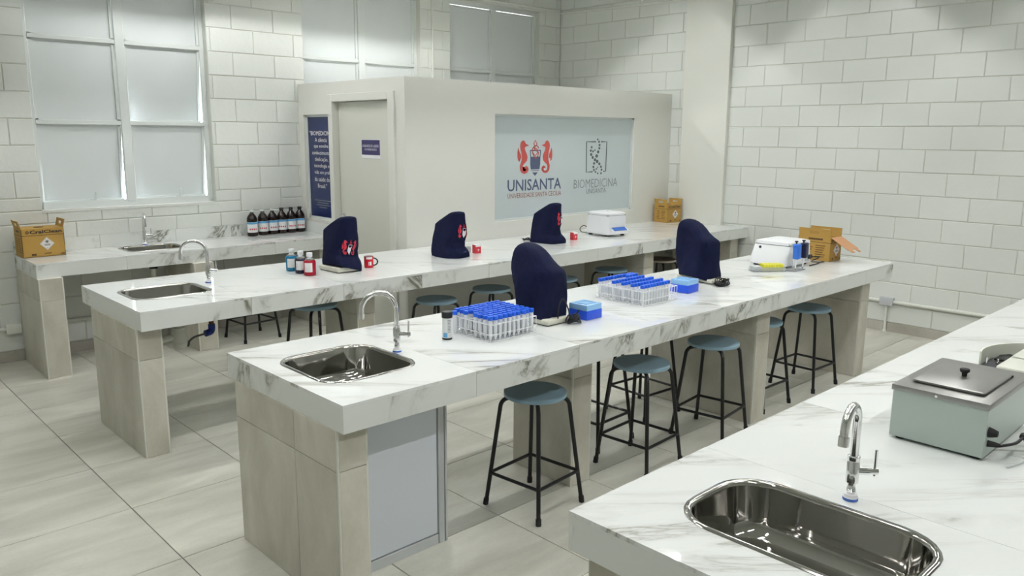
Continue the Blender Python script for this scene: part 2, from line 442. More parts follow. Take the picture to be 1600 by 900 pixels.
blocks(wall_right, 'x', -0.95, YW, 0.085, 3.50, 0.114, [], lambda a, z: a > 3.35 and z < 2.1)
# plain painted continuation beyond the part the photograph shows
M().box(X0R, -0.552, YW, YW+JD, 0, ZCEIL).box(-0.552, XW, YW, YW+JD, 3.503, ZCEIL).build('wall_back_plaster', 'wall', wall_back)
M().box(XW, XW+JD, Y0R, -0.952, 0, ZCEIL).box(XW, XW+JD, -0.952, YW, 3.503, ZCEIL).build('wall_right_plaster', 'wall', wall_right)
# base tiles
bb = sempty('baseboard_right', (XW, 0, 0), 'beige stone base tiles along the right wall')
for j in range(9):
    ya = Y0R+0.45+j*TS if False else -2.62+j*TS
    yb = min(ya+TS-0.003, Y2B)
    if yb-ya > 0.05: M().box(XW-0.012, XW+0.006, ya, yb, 0, 0.083, 0.001).build('base_tile', 'basetile', bb)
bb = sempty('baseboard_back', (0, YW, 0), 'beige stone base tiles along the window wall')
for i in range(7):
    xa = -1.55+i*TS; xb = min(xa+TS-0.003, XC-0.005)
    if xb-xa > 0.05: M().box(xa, xb, YW-0.012, YW+0.006, 0, 0.083, 0.001).build('base_tile', 'basetile', bb)
# pilaster on the right wall
struct(M().box(XW-0.045, XW+0.02, 2.30, 2.86, 0, ZCEIL, 0.004).build('trim_1', 'column'), 'smooth white pilaster on the block wall beside the cabin')

# ---------------------------------------------------------------- windows in the back wall
def window(idx, hole, ajar, label):
    x0, x1, z0, z1 = hole; yf = YW+0.075
    wn = sempty('window_%d' % idx, ((x0+x1)/2, yf, z0), label)
    m = M()
    m.box(x0, x0+0.035, yf, yf+0.03, z0, z1).box(x1-0.035, x1, yf, yf+0.03, z0, z1)
    m.box(x0, x1, yf, yf+0.085, z0, z0+0.035).box(x0, x1, yf, yf+0.05, z1-0.05, z1)
    m.box(x0+0.03, x1-0.03, yf-0.010, yf+0.003, z0+0.0, z0+0.056)
    m.build('outer_frame', 'frame', wn)
    xm = (x0+x1)/2
    M().box(xm-0.037, xm+0.037, yf-0.012, yf+0.03, z0+0.035, z1-0.05, 0.003).build('mullion', 'frame', wn)
    rows = [(z0+0.04, 1.853), (1.862, 2.503), (2.512, z1-0.055)]
    for ci, (xa, xb) in enumerate(((x0+0.038, xm-0.04), (xm+0.04, x1-0.038))):
        for zt in (1.857, 2.508):
            M().box(xa-0.003, xb+0.003, yf-0.008, yf+0.09, zt-0.017, zt+0.017, 0.002).build('transom', 'frame', wn)
        for ri, (za, zb) in enumerate(rows):
            ang = ajar.get((ci, ri), 0.0)
            R = Matrix.Rotation(ang, 4, 'X'); P = Vector((0, yf+0.012, zb))
            def place(o):
                o.matrix_basis = Matrix.Translation(P) @ R @ Matrix.Translation(-P) @ o.matrix_basis; return o
            b = 0.022; ya, yb = yf+0.004, yf+0.032
            m = M().box(xa, xa+b, ya, yb, za, zb).box(xb-b, xb, ya, yb, za, zb).box(xa, xb, ya, yb, za, za+b).box(xa, xb, ya, yb, zb-b, zb)
            s = place(m.build('sash', 'frame', wn))
            pane = M().box(xa+b-0.002, xb-b+0.002, yf+0.018, yf+0.024, za+b-0.002, zb-b+0.002).build('pane', 'film')
            pane.parent = s
            if ri == 0:
                xl = (xa+xb)/2+0.08
                lt = M().box(xl-0.03, xl+0.03, ya-0.012, ya, za+0.004, za+0.02, 0.003).box(xl-0.006, xl+0.006, ya-0.03, ya-0.01, za+0.008, za+0.085, 0.003, rot=Matrix.Rotation(0.12, 3, 'Y')).build('latch', 'frame')
                lt.parent = s
            if ang or ri < 2:
                # folding stay on the jamb side
                st = M().box(xb-0.003, xb+0.004, ya-0.008, ya+0.006, zb-0.085, zb-0.01).build('stay', 'frame', wn)
window(1, WIN[0], {(1, 1): math.radians(6.5), (0, 0): math.radians(5.5), (1, 0): math.radians(5.5)}, 'tall window with six closed white panes above the sink against the wall')
window(2, WIN[1], {}, 'white paned window half hidden behind the cabin, nearer the door')
window(3, WIN[2], {}, 'white paned window above the cabin beside the room corner')
# projecting sills
for i, hl in enumerate(WIN[:1]):
    struct(M().box(hl[0], hl[1], YW-0.004, YW+0.08, WZ0-0.02, WZ0+0.002, 0.002).build('trim_2', 'block'), 'plain white window sill')

# ---------------------------------------------------------------- cabin
GW = (3.475, 5.485, 0.995, 1.965)            # glazed opening in the cabin front
mb = M()
for a0, a1, b0, b1 in rect_minus((XC, XW, 0, ZC), [GW]): mb.box(a0, a1, Y2B, Y2B+0.1, b0, b1)
struct(mb.build('wall_cabin_front', 'cabin'), 'smooth cream cabin wall with a wide frosted window')
DO = (3.235, 4.13, 0.0, 2.075); PO = (4.17, 4.665, 0.975, 1.955)
mb = M()
for a0, a1, b0, b1 in rect_minus((Y2B+0.1, YW, 0, ZC), [DO, PO]): mb.box(XC, XC+0.1, a0, a1, b0, b1)
struct(mb.build('wall_cabin_side', 'cabin'), 'cream cabin wall with the door and a narrow navy panel')
struct(M().box(XC+0.1, XW, Y2B+0.1, YW, ZC-0.08, ZC-0.005).build('ceiling_cabin', 'cabin'))
# door
dr = sempty('door_1', (XC, (DO[0]+DO[1])/2, 0), 'closed pale grey door of the cabin')
xj = XC-0.022
m = M().box(xj, XC+0.1, DO[0]-0.075, DO[0]+0.012, 0, DO[3]+0.055, 0.004).box(xj, XC+0.1, DO[1]-0.012, DO[1]+0.055, 0, DO[3]+0.055, 0.004).box(xj+0.0005, XC+0.1, DO[0]+0.012, DO[1]-0.012, DO[3]-0.012, DO[3]+0.055, 0.004)
m.build('door_casing', 'cabin', dr)
M().box(XC+0.045, XC+0.085, DO[0]+0.015, DO[1]-0.018, 0.008, DO[3]-0.016, 0.002).build('door_leaf', 'door', dr)
xl = XC+0.045
m = M().cyl((xl, 4.055, 1.04), (xl-0.008, 4.055, 1.04), 0.026, 16).cyl((xl, 4.055, 1.04), (xl-0.05, 4.055, 1.04), 0.009, 10).tube([(xl-0.047, 4.055, 1.04), (xl-0.05, 4.02, 1.04), (xl-0.05, 3.95, 1.037)], 0.009, 8)
m.cyl((xl, 4.055, 0.955), (xl-0.008, 4.055, 0.955), 0.02, 16)
m.build('door_handle', 'chrome', dr)
# sign on the door
sg = thing('door_sign', 'navy sign with two lines of pale lettering on the cabin door', 'sign', (xl, 3.60, 1.60))
M().box(xl-0.003, xl, 3.452, 3.742, 1.572, 1.735).build('backing', 'white_print', sg)
M().box(xl-0.0045, xl-0.003, 3.458, 3.736, 1.602, 1.73).build('plate', 'sign', sg)
text('UNIDADE DE LASERS', (xl-0.0045, 3.722, 1.668), (0, -1, 0), (0, 0, 1), 0.25, 0.021, 'white_print', sg)
text('COORDENAÇÃO', (xl-0.0045, 3.692, 1.636), (0, -1, 0), (0, 0, 1), 0.19, 0.024, 'white_print', sg)
# narrow navy glazed panel
w5 = sempty('window_5', (XC, (PO[0]+PO[1])/2, PO[2]), 'narrow navy panel with white lettering beside the cabin door')
xp = XC+0.035
m = M().box(xp-0.01, XC+0.09, PO[0], PO[0]+0.02, PO[2], PO[3]).box(xp-0.01, XC+0.09, PO[1]-0.02, PO[1], PO[2], PO[3]).box(xp-0.01, XC+0.09, PO[0], PO[1], PO[2], PO[2]+0.022).box(xp-0.01, XC+0.09, PO[0], PO[1], PO[3]-0.02, PO[3])
m.build('frame', 'frame', w5)
M().box(xp, xp+0.008, PO[0]+0.018, PO[1]-0.018, PO[2]+0.02, PO[3]-0.018).build('pane', 'poster', w5)
lines = [('"BIOMEDICINA', .40, .040), ('A ciência', .215, .040), ('que envolve', .26, .044), ('conhecimento,', .33, .040), ('dedicação,', .235, .046), ('tecnologia e', .275, .044), ('vida em prol', .27, .044), ('da saúde do', .27, .040), ('Brasil."', .165, .040)]
yc = (PO[0]+PO[1])/2
for i, (s, wd, ht) in enumerate(lines):
    zt = 1.785-0.0615*i
    text(s, (xp, yc+wd/2, zt-ht/2), (0, -1, 0), (0, 0, 1), wd, ht, 'white_print', w5)
m = M()
for i, wd in enumerate((0.30, 0.20, 0.235, 0.14)):
    m.poly([(xp-0.0015, yc+wd/2, 1.150-0.022*i), (xp-0.0015, yc-wd/2, 1.150-0.022*i), (xp-0.0015, yc-wd/2, 1.157-0.022*i), (xp-0.0015, yc+wd/2, 1.157-0.022*i)])
m.build('small_print', 'logo_grey2', w5)
# wide frosted window with the logos
w4 = sempty('window_4', ((GW[0]+GW[1])/2, Y2B, GW[2]), 'wide frosted window with two printed logos in the cabin front')
yp = Y2B+0.03
m = M().box(GW[0], GW[0]+0.018, yp-0.012, yp+0.04, GW[2], GW[3]).box(GW[1]-0.018, GW[1], yp-0.012, yp+0.04, GW[2], GW[3]).box(GW[0], GW[1], yp-0.012, yp+0.04, GW[2], GW[2]+0.02).box(GW[0], GW[1], yp-0.012, yp+0.04, GW[3]-0.018, GW[3])
m.build('frame', 'frame', w4)
M().box(GW[0]+0.016, GW[1]-0.016, yp, yp+0.008, GW[2]+0.018, GW[3]-0.016).build('pane', 'glass_film', w4)

HORSE = [(300, 108), (322, 118), (334, 148), (372, 166), (336, 180), (322, 196), (332, 232), (346, 262), (356, 300), (350, 342), (326, 372), (308, 388), (298, 412), (300, 446), (314, 466), (334, 466), (344, 448), (336, 434), (318, 440), (322, 416), (346, 404), (366, 424), (370, 456), (350, 486), (318, 497), (288, 484), (272, 452), (268, 408), (276, 378), (286, 340), (290, 300), (285, 252), (275, 212), (270, 168), (278, 130)]
FIN = [(250, 188), (262, 232), (278, 270), (284, 306), (274, 322), (262, 318), (264, 356), (248, 340), (240, 300), (240, 244)]
def emblem_polys():
    """polygons in a 900-unit square (y down), grouped by colour"""
    red, navy, pale = [], [], []
    for mir in (0, 1):
        for P in (HORSE, FIN):
            q = [(890-x if mir else x, y) for x, y in P]
            red.append(q)
    stroke(red, [(445, 108), (425, 150), (446, 182), (466, 150)], 12, True)
    stroke(red, [(488, 200), (470, 172), (436, 172), (412, 205), (414, 250), (446, 290), (476, 250), (470, 215), (430, 190)], 11)
    stroke(red, [(412, 250), (430, 290), (455, 322), (478, 290), (484, 250), (440, 215), (428, 180)], 11)
    stroke(navy, [(386, 226), (510, 226)], 12); stroke(navy, [(388, 226), (392, 300)], 10); stroke(navy, [(508, 226), (504, 300)], 10)
    navy.append([(388, 298), (508, 298), (506, 390), (498, 448), (396, 448), (388, 390)])
    stroke(navy, [(398, 464), (494, 464)], 7)
    navy.append([(412, 484), (478, 484), (446, 526)])
    return red, navy
def tess(polys, f):
    """triangulated flat mesh from 2-D polygons through the map f(x, y)"""
    m = M()
    for q in polys:
        vs = [m.bm.verts.new((p[0], p[1], 0)) for p in q]
        fc = m.bm.faces.new(vs)
        bmesh.ops.triangulate(m.bm, faces=[fc])
    for v in m.bm.verts: v.co = f(v.co.x, v.co.y)
    return m
red, navy = emblem_polys()
ex = lambda x, y: Vector((4.018+(x-445)*0.001141, yp-0.0015, 1.735-(y-105)*0.000798))
tess(red, ex).build('emblem_seahorses', 'logo_red', w4); tess(navy, lambda x, y: ex(x, y)+Vector((0, 0.0005, 0))).build('emblem_shield', 'logo_navy', w4)
text('UNISANTA', (3.660, yp, 1.264), (1, 0, 0), (0, 0, 1), 0.725, 0.108, 'logo_navy', w4, bold=0.012)
text('UNIVERSIDADE SANTA CECÍLIA', (3.662, yp, 1.200), (1, 0, 0), (0, 0, 1), 0.725, 0.056, 'logo_rust', w4)
g = []
for P in ([(4.81+0.085, 1.719), (4.751, 1.719), (4.757, 1.415), (4.855, 1.417)], [(4.975, 1.719), (5.068, 1.719), (5.062, 1.417), (5.025, 1.417)]): stroke(g, P, 0.014)
DOTS = [(385, 105, 10), (402, 135, 12), (410, 178, 13), (408, 218, 13), (394, 265, 16), (376, 318, 18), (356, 366, 16), (346, 412, 14), (338, 458, 13), (346, 498, 12), (366, 524, 11), (396, 544, 10), (310, 205, 12), (300, 248, 13), (306, 298, 16), (326, 336, 15), (384, 388, 18), (414, 420, 15), (436, 458, 13), (444, 498, 12), (438, 544, 11), (328, 258, 11), (352, 242, 9), (376, 484, 10), (394, 464, 7)]
for x, y, r in DOTS:
    cx_, cz_ = 4.751+(x-245)*0.001227, 1.719-(y-135)*0.000785
    g.append([(cx_+r*0.00115*math.cos(2*PI*k/12), cz_+r*0.0010*math.sin(2*PI*k/12)) for k in range(12)])
tess(g, lambda x, y: Vector((x, yp-0.0015, y))).build('emblem_frame_dots', 'logo_grey', w4)
text('BIOMEDICINA', (4.572, yp, 1.256), (1, 0, 0), (0, 0, 1), 0.685, 0.088, 'logo_grey2', w4, bold=-0.012)
text('UNISANTA', (4.762, yp, 1.196), (1, 0, 0), (0, 0, 1), 0.312, 0.050, 'logo_grey2', w4)

# ---------------------------------------------------------------- benches
PW = 0.62
def sink_hole_panel(x0, x1, y0, y1, z, th, hole):
    cx_, cy_, hx, hy, r = hole
    bm = bmesh.new()
    outer = [bm.verts.new(p) for p in ((x0, y0, z), (x1, y0, z), (x1, y1, z), (x0, y1, z))]
    inner = [bm.verts.new(p) for p in rrect(cx_, cy_, hx, hy, r, z)]
    es = []
    for L in (outer, inner):
        for i in range(len(L)): es.append(bm.edges.new((L[i], L[(i+1) % len(L)])))
    bmesh.ops.triangle_fill(bm, edges=es, use_beauty=True, use_dissolve=False)
    fs = [f for f in bm.faces]
    for f in list(fs):
        c = f.calc_center_median()
        if abs(c.x-cx_) < hx-r and abs(c.y-cy_) < hy-r and all(v in inner for v in f.verts): bm.faces.remove(f)
    # anything made only of hole vertices is inside the hole
    for f in [f for f in bm.faces if all(v in inner for v in f.verts)]: bm.faces.remove(f)
    q = bmesh.ops.extrude_face_region(bm, geom=list(bm.faces))
    bmesh.ops.translate(bm, verts=[v for v in q['geom'] if isinstance(v, bmesh.types.BMVert)], vec=(0, 0, -th))
    m = M(); m.bm.free(); m.bm = bm; return m
def bench(label, x0, x1, y0, y1, sink=None, ends=True, splash=False, plain_front=False):
    b = thing('lab_bench', label, 'bench', (x0, y0, 0), 'marble topped lab benches')
    th, g = 0.012, 0.0009
    n = math.ceil((x1-x0)/PW - 0.05)
    edges = [x0+i*PW for i in range(n)]+[x1]
    sp = None
    for i in range(n):
        a, c = edges[i]+(g if i else 0), edges[i+1]-(g if i < n-1 else 0)
        if sink and a < sink[0] < c:
            sp = (edges[i], edges[i+1])
            hx, hy = sink[2]-0.012, sink[3]-0.012
            sink_hole_panel(a, c, y0, y1, H, th, (sink[0], sink[1], hx, hy, sink[4])).build('top_panel', 'marble_top', b)
        else:
            M().box(a, c, y0, y1, H-th, H, 0.0008).build('top_panel', 'marble_top', b)
        M().box(a, c, y0, y0+th, H-T, H-th-0.0003, 0.0006).build('front_panel', 'marble_face', b)
        if not splash: M().box(a, c, y1-th, y1, H-T, H-th-0.0003, 0.0006).build('rear_panel', 'marble_face', b)
        else: M().box(a, c, y1-th, y1-0.001, H+0.0003, H+0.105, 0.0006).build('backsplash_panel', 'marble_face', b)
    ym = (y0+y1)/2
    M().box(x0, x0+th, y0+th, y1-th if not splash else y1-0.001, H-T, H-th-0.0003, 0.0006).build('end_panel', 'marble_face', b)
    if splash: M().box(x1-th, x1-0.001, y0+0.01, y1-th-0.0005, H+0.0003, H+0.105, 0.0006).build('backsplash_panel', 'marble_face', b)
    if x1 < XW-0.1 and not splash: M().box(x1-th, x1, y0+th, y1-th, H-T, H-th-0.0003, 0.0006).build('end_panel', 'marble_face', b)
    m = M()
    segs = [(x0+th, x1-th)] if sp is None else [(x0+th, sp[0]), (sp[1], x1-th)]
    for a, c in segs:
        if c-a > 0.03: m.box(a, c, y0+th, y1-th, H-T+0.003, H-th-0.0005)
    m.build('slab_core', 'slab_core', b)
    return b
def pier(b, x0, x1, y0, y1, left_split=None, zs=0.575):
    """tiled support: pale grout core, stone tiles on every face"""
    p = M().box(x0, x1, y0, y1, 0, H-T).build('support', 'grout', b)
    t, g = 0.007, 0.003
    M().box(x0-t*0.75, x0+0.004, y0-t*0.75, y0+0.004, 0, H-T-0.001).box(x1-0.004, x1+t*0.75, y0-t*0.75, y0+0.004, 0, H-T-0.001).build('corner_joint', 'grout', p)
    zz = [(0.002, zs), (zs+g, H-T-0.001)]
    ys = [y0, y1] if left_split is None else [y0, left_split, y1]
    for z0, z1 in zz:
        for ya, yb in zip(ys, ys[1:]):
            for xs in ((x0-t, x0), (x1, x1+t)):
                M().box(xs[0], xs[1], ya+(0.0035 if ya == y0 else g/2), yb-(0.0035 if yb == y1 else g/2), z0, z1, 0.001).build('tile', 'pier_tile', p)
        M().box(x0+0.003, x1-0.003, y0-t, y0, z0, z1, 0.001).build('tile', 'pier_tile', p)
        M().box(x0+0.001, x1-0.001, y1, y1+t, z0, z1, 0.001).build('tile', 'pier_tile', p)
S1 = (0.935, 4.465, 0.235, 0.185, 0.085); S2 = (0.318, 2.505, 0.235, 0.205, 0.085)
S3 = (0.305, 0.455, 0.225, 0.240, 0.095); S4 = (0.352, -1.525, 0.185, 0.285, 0.11)
B1 = bench('narrow marble bench with backsplash under the tall window', 0.0, XC-0.004, Y1F, YW-0.004, S1, splash=True)
B2 = bench('long marble bench running along the cabin to the block wall', 0.0, XW-0.004, Y2F, Y2B-0.004, S2)
B3 = bench('middle marble bench with tube racks and blue stools along it', 0.0, XE3, Y3F, Y3B, S3)
B4 = bench('nearest marble bench at lower right with the steel water bath', 0.0, 4.9, Y4B-0.95, Y4B, S4)
pier(B1, 0.0, 0.15, 4.062, 4.70)
pier(B1, 1.12, 1.27, 4.062, 4.70)
pier(B1, 2.335, 2.475, 4.18, 4.70)
pier(B2, 0.0, 0.125, 2.077, 2.85, zs=0.56)
pier(B2, 1.465, 1.595, 2.20, 2.62)
pier(B2, 4.475, 4.605, 2.08, 2.80)
pier(B2, 5.96, 6.085, 2.08, 2.80)
pier(B3, 0.005, 0.125, 0.055, 0.872, left_split=0.36)
pier(B3, 1.465, 1.60, 0.237, 0.66)
pier(B3, 2.975, 3.115, 0.08, 0.86)
pier(B3, 4.47, 4.605, 0.08, 0.86)
pier(B4, 0.03, 0.15, -1.96, -1.12)
pier(B4, 4.45, 4.6, -1.96, -1.12)

# cabinet under the middle bench sink
cb = thing('sink_cabinet', 'white cabinet front in aluminium trim under the middle bench sink', 'cabinet', (0.39, 0.24, 0))
M().box(0.136, 0.652, 0.262, 0.72, 0.02, H-T-0.155).build('body', 'white_panel', cb)
d = M().box(0.140, 0.605, 0.246, 0.262, 0.05, H-T-0.004, 0.001).build('door_panel', 'white_panel', cb)
M().box(0.608, 0.640, 0.238, 0.262, 0.0, H-T-0.002, 0.002).build('frame_stile', 'alu', cb)
M().box(0.643, 0.655, 0.236, 0.275, 0.0, H-T-0.002, 0.002).build('frame_edge', 'alu', cb)
M().box(0.136, 0.606, 0.240, 0.262, 0.0, 0.046, 0.002).build('frame_rail', 'alu', cb)

# ---------------------------------------------------------------- sinks and taps
def sink(label, s):
    cx_, cy_, hx, hy, r = s
    t = thing('sink', label, 'sink', (cx_, cy_, H), 'steel sinks set into the benches')
    L = []
    for ins, z in ((0.0, 0.0004), (0.002, 0.0035), (0.014, 0.0042), (0.019, 0.0015), (0.022, -0.008), (0.030, -0.10), (0.040, -0.128), (0.062, -0.143), (0.10, -0.147)):
        L.append(rrect(cx_, cy_, hx-ins, hy-ins, max(r+0.015-ins*0.9, 0.03), H+z))
    m = M(); m.loft(L, cap0=False, cap1=True)
    m.build('basin', 'steel', t, sharp=60)
    M().lathe([(0.045, 0), (0.045, 0.003), (0.038, 0.004), (0.034, 0.001), (0.004, 0.001)], (cx_, cy_, H-0.1468), 24).build('drain', 'chrome', t)
    return t
sink('steel sink in the bench under the window', S1)
sink('steel sink in the bench that runs along the cabin', S2)
sink('steel sink at the near end of the middle bench', S3)
sink('large steel sink in the nearest bench at lower right', S4)
def faucet(label, x, y, sp, lever, reach=0.15, hgt=0.27):
    """sp: direction of the spout, lever: direction of the handle stem (2-D)"""
    t = thing('faucet', label, 'tap', (x, y, H), 'chrome gooseneck taps')
    M().lathe([(0.019, 0), (0.019, 0.010), (0.017, 0.012), (0.017, 0.018), (0.012, 0.019)], (x, y, H), 18).build('base_nut', 'white_print', t)
    M().lathe([(0.0195, 0.002), (0.0195, 0.009)], (x, y, H), 18).build('seal_ring', 'panel_blue', t)
    m = M().lathe([(0.010, 0.018), (0.010, 0.024), (0.0115, 0.026), (0.010, 0.028), (0.0115, 0.030), (0.010, 0.032), (0.0115, 0.034), (0.010, 0.036), (0.0105, 0.05), (0.0162, 0.051), (0.0162, 0.105), (0.0150, 0.107), (0.0150, 0.112), (0.0162, 0.113), (0.0162, 0.122), (0.0105, 0.124)], (x, y, H), 18)
    m.build('body', 'chrome', t)
    sp = Vector((sp[0], sp[1], 0)).normalized(); c = Vector((x, y, H))
    rr = reach/2; zc = hgt-rr
    pts = [c+Vector((0, 0, 0.118)), c+Vector((0, 0, zc))]
    for k in range(1, 13):
        a = PI*k/12*1.02
        pts.append(c+sp*(rr-rr*math.cos(a))+Vector((0, 0, zc+rr*math.sin(a))))
    d = (pts[-1]-pts[-2]).normalized(); pts.append(pts[-1]+d*0.02)
    s = M().tube(pts, 0.0108, 14).build('spout', 'chrome', t, sharp=50)
    M().cyl(pts[-1]-d*0.012, pts[-1]+d*0.012, 0.0135, 14).build('aerator', 'chrome', s)
    lv = Vector((lever[0], lever[1], 0)).normalized(); q = c+Vector((0, 0, 0.083))
    h = M().cyl(q, q+lv*0.04, 0.0105, 14).cyl(q+lv*0.038, q+lv*0.062, 0.0085, 12).cyl(q+lv*0.054-Vector((0, 0, 0.012)), q+lv*0.054+Vector((0, 0, 0.058)), 0.0042, 10)
    h.build('handle', 'chrome', t)
    return t
faucet('chrome tap on the bench under the window', 0.944, 4.645, (-0.25, -1), (1, -0.15), 0.13)
faucet('chrome tap beside the sink of the bench along the cabin', 0.622, 2.594, (-0.95, 0.55), (0.7, -0.7), 0.155)
faucet('chrome tap beside the sink of the middle bench', 0.553, 0.452, (-0.92, 0.40), (0.6, -0.8), 0.15)
faucet('chrome tap beside the large sink of the nearest bench', 0.588, -1.530, (-0.97, -0.12), (0.6, -0.75), 0.105)

# plumbing under the two visible sinks
pl = thing('drain_trap', 'white plastic drain trap hanging under the bench beside the cabin', 'pipe', (0.30, 2.45, 0.45))
zb = H-0.147
M().lathe([(0.030, 0), (0.034, -0.004), (0.034, -0.03), (0.028, -0.034)][::-1], (0.375, 2.49, zb), 20).build('strainer_nut', 'cap_dark', pl)
M().lathe([(0.034, zb-0.10), (0.036, zb-0.098), (0.036, zb-0.085), (0.024, zb-0.083), (0.024, zb-0.03)], (0.375, 2.49, 0), 20).build('tail_pipe', 'pvc', pl)
M().lathe([(0.030, zb-0.215), (0.042, zb-0.205), (0.045, zb-0.18), (0.041, zb-0.178), (0.041, zb-0.165), (0.045, zb-0.163), (0.045, zb-0.13), (0.036, zb-0.10)], (0.375, 2.49, 0), 20).build('trap_cup', 'pvc', pl)
M().tube(smooth_path([(0.375, 2.49, zb-0.14), (0.26, 2.49, zb-0.15), (0.205, 2.48, zb-0.20), (0.20, 2.48, 0.30), (0.20, 2.48, 0.004)], 5), 0.020, 12).build('waste_pipe', 'pvc', pl)
ps = thing('supply_pipe', 'brown supply pipe with blue elbow and grey hose under the bench', 'pipe', (0.625, 2.594, 0.5))
M().cyl((0.622, 2.594, H-T), (0.622, 2.594, 0.555), 0.016, 14).build('riser', 'pvc_brown', ps)
M().tube(smooth_path([(0.622, 2.594, 0.575), (0.622, 2.594, 0.545), (0.610, 2.590, 0.528), (0.575, 2.580, 0.524)], 4), 0.022, 14).build('elbow', 'pvc_blue', ps)
M().tube(smooth_path([(0.578, 2.581, 0.524), (0.54, 2.57, 0.522), (0.49, 2.55, 0.520), (0.45, 2.53, 0.505), (0.44, 2.515, 0.490), (0.43, 2.51, 0.480)], 5), 0.007, 8).build('hose', 'hose', ps)
p2 = thing('drain_trap', 'drain pipe seen in shadow under the bench at the window', 'pipe', (0.935, 4.465, 0.4))
M().lathe([(0.030, -0.03), (0.034, -0.028), (0.034, -0.004), (0.030, 0)], (0.935, 4.465, zb), 18).build('strainer_nut', 'cap_dark', p2)
M().tube(smooth_path([(0.935, 4.465, zb-0.02), (0.935, 4.465, zb-0.15), (0.935, 4.50, zb-0.24), (0.935, 4.72, zb-0.26)], 5), 0.022, 12).build('waste_pipe', 'pvc', p2)

# ---------------------------------------------------------------- stools
def stool(label, x, y, ang, seat_h=0.578, seat='seat', edge='seat_edge'):
    t = thing('stool', label, 'stool', (x, y, 0), 'round stools')
    sr, ft, tr = 0.152, 0.168, 0.0105
    th = 0.024
    # built around the origin, then turned and moved with the empty
    t.location = (0, 0, 0)
    sm = M().lathe([(sr-0.004, seat_h-0.006), (sr, seat_h-0.003), (sr-0.003, seat_h), (0.001, seat_h+0.0005)], n=40)
    sm.lathe([(sr-0.02, seat_h-th), (sr-0.002, seat_h-th+0.003), (sr, seat_h-th+0.006), (sr, seat_h-0.005), (sr-0.004, seat_h-0.004)], n=40)
    se = sm.build('seat', seat, t, sharp=30)
    if edge != 'seat_edge':
        M().lathe([(sr-0.01, seat_h-th-0.0006), (sr+0.001, seat_h-th+0.002), (sr+0.001, seat_h-0.006)], n=40).build('seat_edge', edge, se)
    for sx, sy in ((1, 1), (1, -1), (-1, -1), (-1, 1)):
        d = Vector((sx, sy, 0))/math.sqrt(2); R = math.sqrt(2)*ft
        zt = seat_h-th-tr
        pts = [d*0.03+Vector((0, 0, zt)), d*(sr-0.03)+Vector((0, 0, zt))]
        for k in range(1, 7):
            a = PI/2*k/6*0.93
            pts.append(d*(sr-0.03+0.045*math.sin(a))+Vector((0, 0, zt-0.045*(1-math.cos(a)))))
        pts.append(d*(R-0.004)+Vector((0, 0, 0.022)))
        lg = M().tube(pts, tr, 10).build('leg', 'black_steel', t)
        M().cyl(d*(R-0.004)+Vector((0, 0, 0.032)), d*R+Vector((0, 0, 0.0)), 0.0135, 12).build('foot_cap', 'rubber', lg)
    zr = 0.165; top_r = sr+0.015
    f = (zr-0.022)/(seat_h-th-0.05-0.022); rr = (math.sqrt(2)*ft)*(1-f)+top_r*f
    q = rr/math.sqrt(2)
    for a, b in (((q, q), (q, -q)), ((q, -q), (-q, -q)), ((-q, -q), (-q, q)), ((-q, q), (q, q))):
        a, b = Vector((*a, zr)), Vector((*b, zr)); e = (b-a).normalized()*0.004
        M().tube([a+e, b-e], 0.0085, 8).build('stretcher', 'black_steel', t)
    t.location = (x, y, 0); t.rotation_euler = (0, 0, ang)
    return t
stool('blue grey round stool at the middle bench nearest its white cabinet', 1.196, 0.235, 0.09)
stool('blue grey round stool second along the front of the middle bench', 1.975, 0.195, 0.06)
stool('blue grey round stool third along the front of the middle bench', 2.655, 0.18, 0.12)
stool('blue grey stool half hidden behind the third support of the middle bench', 3.37, 0.285, -0.02)
stool('blue grey round stool farthest along the front of the middle bench', 4.02, 0.258, -0.03)
stool('stool behind the second one, its seat hidden by the middle bench', 2.06, 0.60, 0.05)
stool('stool behind the third one, its seat hidden by the middle bench', 2.68, 0.705, -0.06)
stool('black legged stool standing under the bench at the window', 1.656, 4.219, 0.07)
stool('dark stool against the second support of the bench along the cabin', 1.272, 2.43, 0.1, seat_h=0.645)
stool('blue grey stool under the cabin bench, left of two between tap and rack', 2.19, 2.262, 0.04)
stool('blue grey stool under the cabin bench, just left of the near covered microscope', 2.79, 2.315, -0.03)
stool('blue grey stool under the cabin bench, partly behind the near covered microscope', 3.535, 2.262, 0.05)
stool('blue grey stool under the cabin bench behind the sparse tube rack', 4.24, 2.275, 0.0)
stool('brown topped stool under the far end of the cabin bench', 5.09, 2.34, 0.05, seat='seat_brown', edge='seat_brown_edge')

# ---------------------------------------------------------------- covered microscopes
SEC_A = [(0.000, -.152, .150, .105), (.030, -.152, .150, .105), (.052, -.140, .147, .101), (.080, -.108, .144, .096), (.12, -.104, .141, .092), (.16, -.122, .138, .088), (.205, -.132, .134, .084), (.246, -.132, .130, .080), (.256, -.132, .118, .078), (.28, -.131, .078, .075), (.305, -.129, .030, .072), (.328, -.127, -.016, .068), (.343, -.124, -.046, .062), (.351, -.119, -.062, .050), (.355, -.108, -.076, .026)]
SEC_B = [(0.000, -.140, .098, .098), (.04, -.140, .102, .096), (.09, -.137, .116, .094), (.14, -.134, .130, .092), (.19, -.134, .142, .088), (.232, -.134, .149, .085), (.250, -.126, .150, .082), (.268, -.090, .151, .078), (.290, -.058, .150, .075), (.315, -.034, .147, .070), (.338, -.005, .140, .064), (.355, .026, .128, .052), (.366, .052, .112, .036), (.371, .072, .098, .014)]
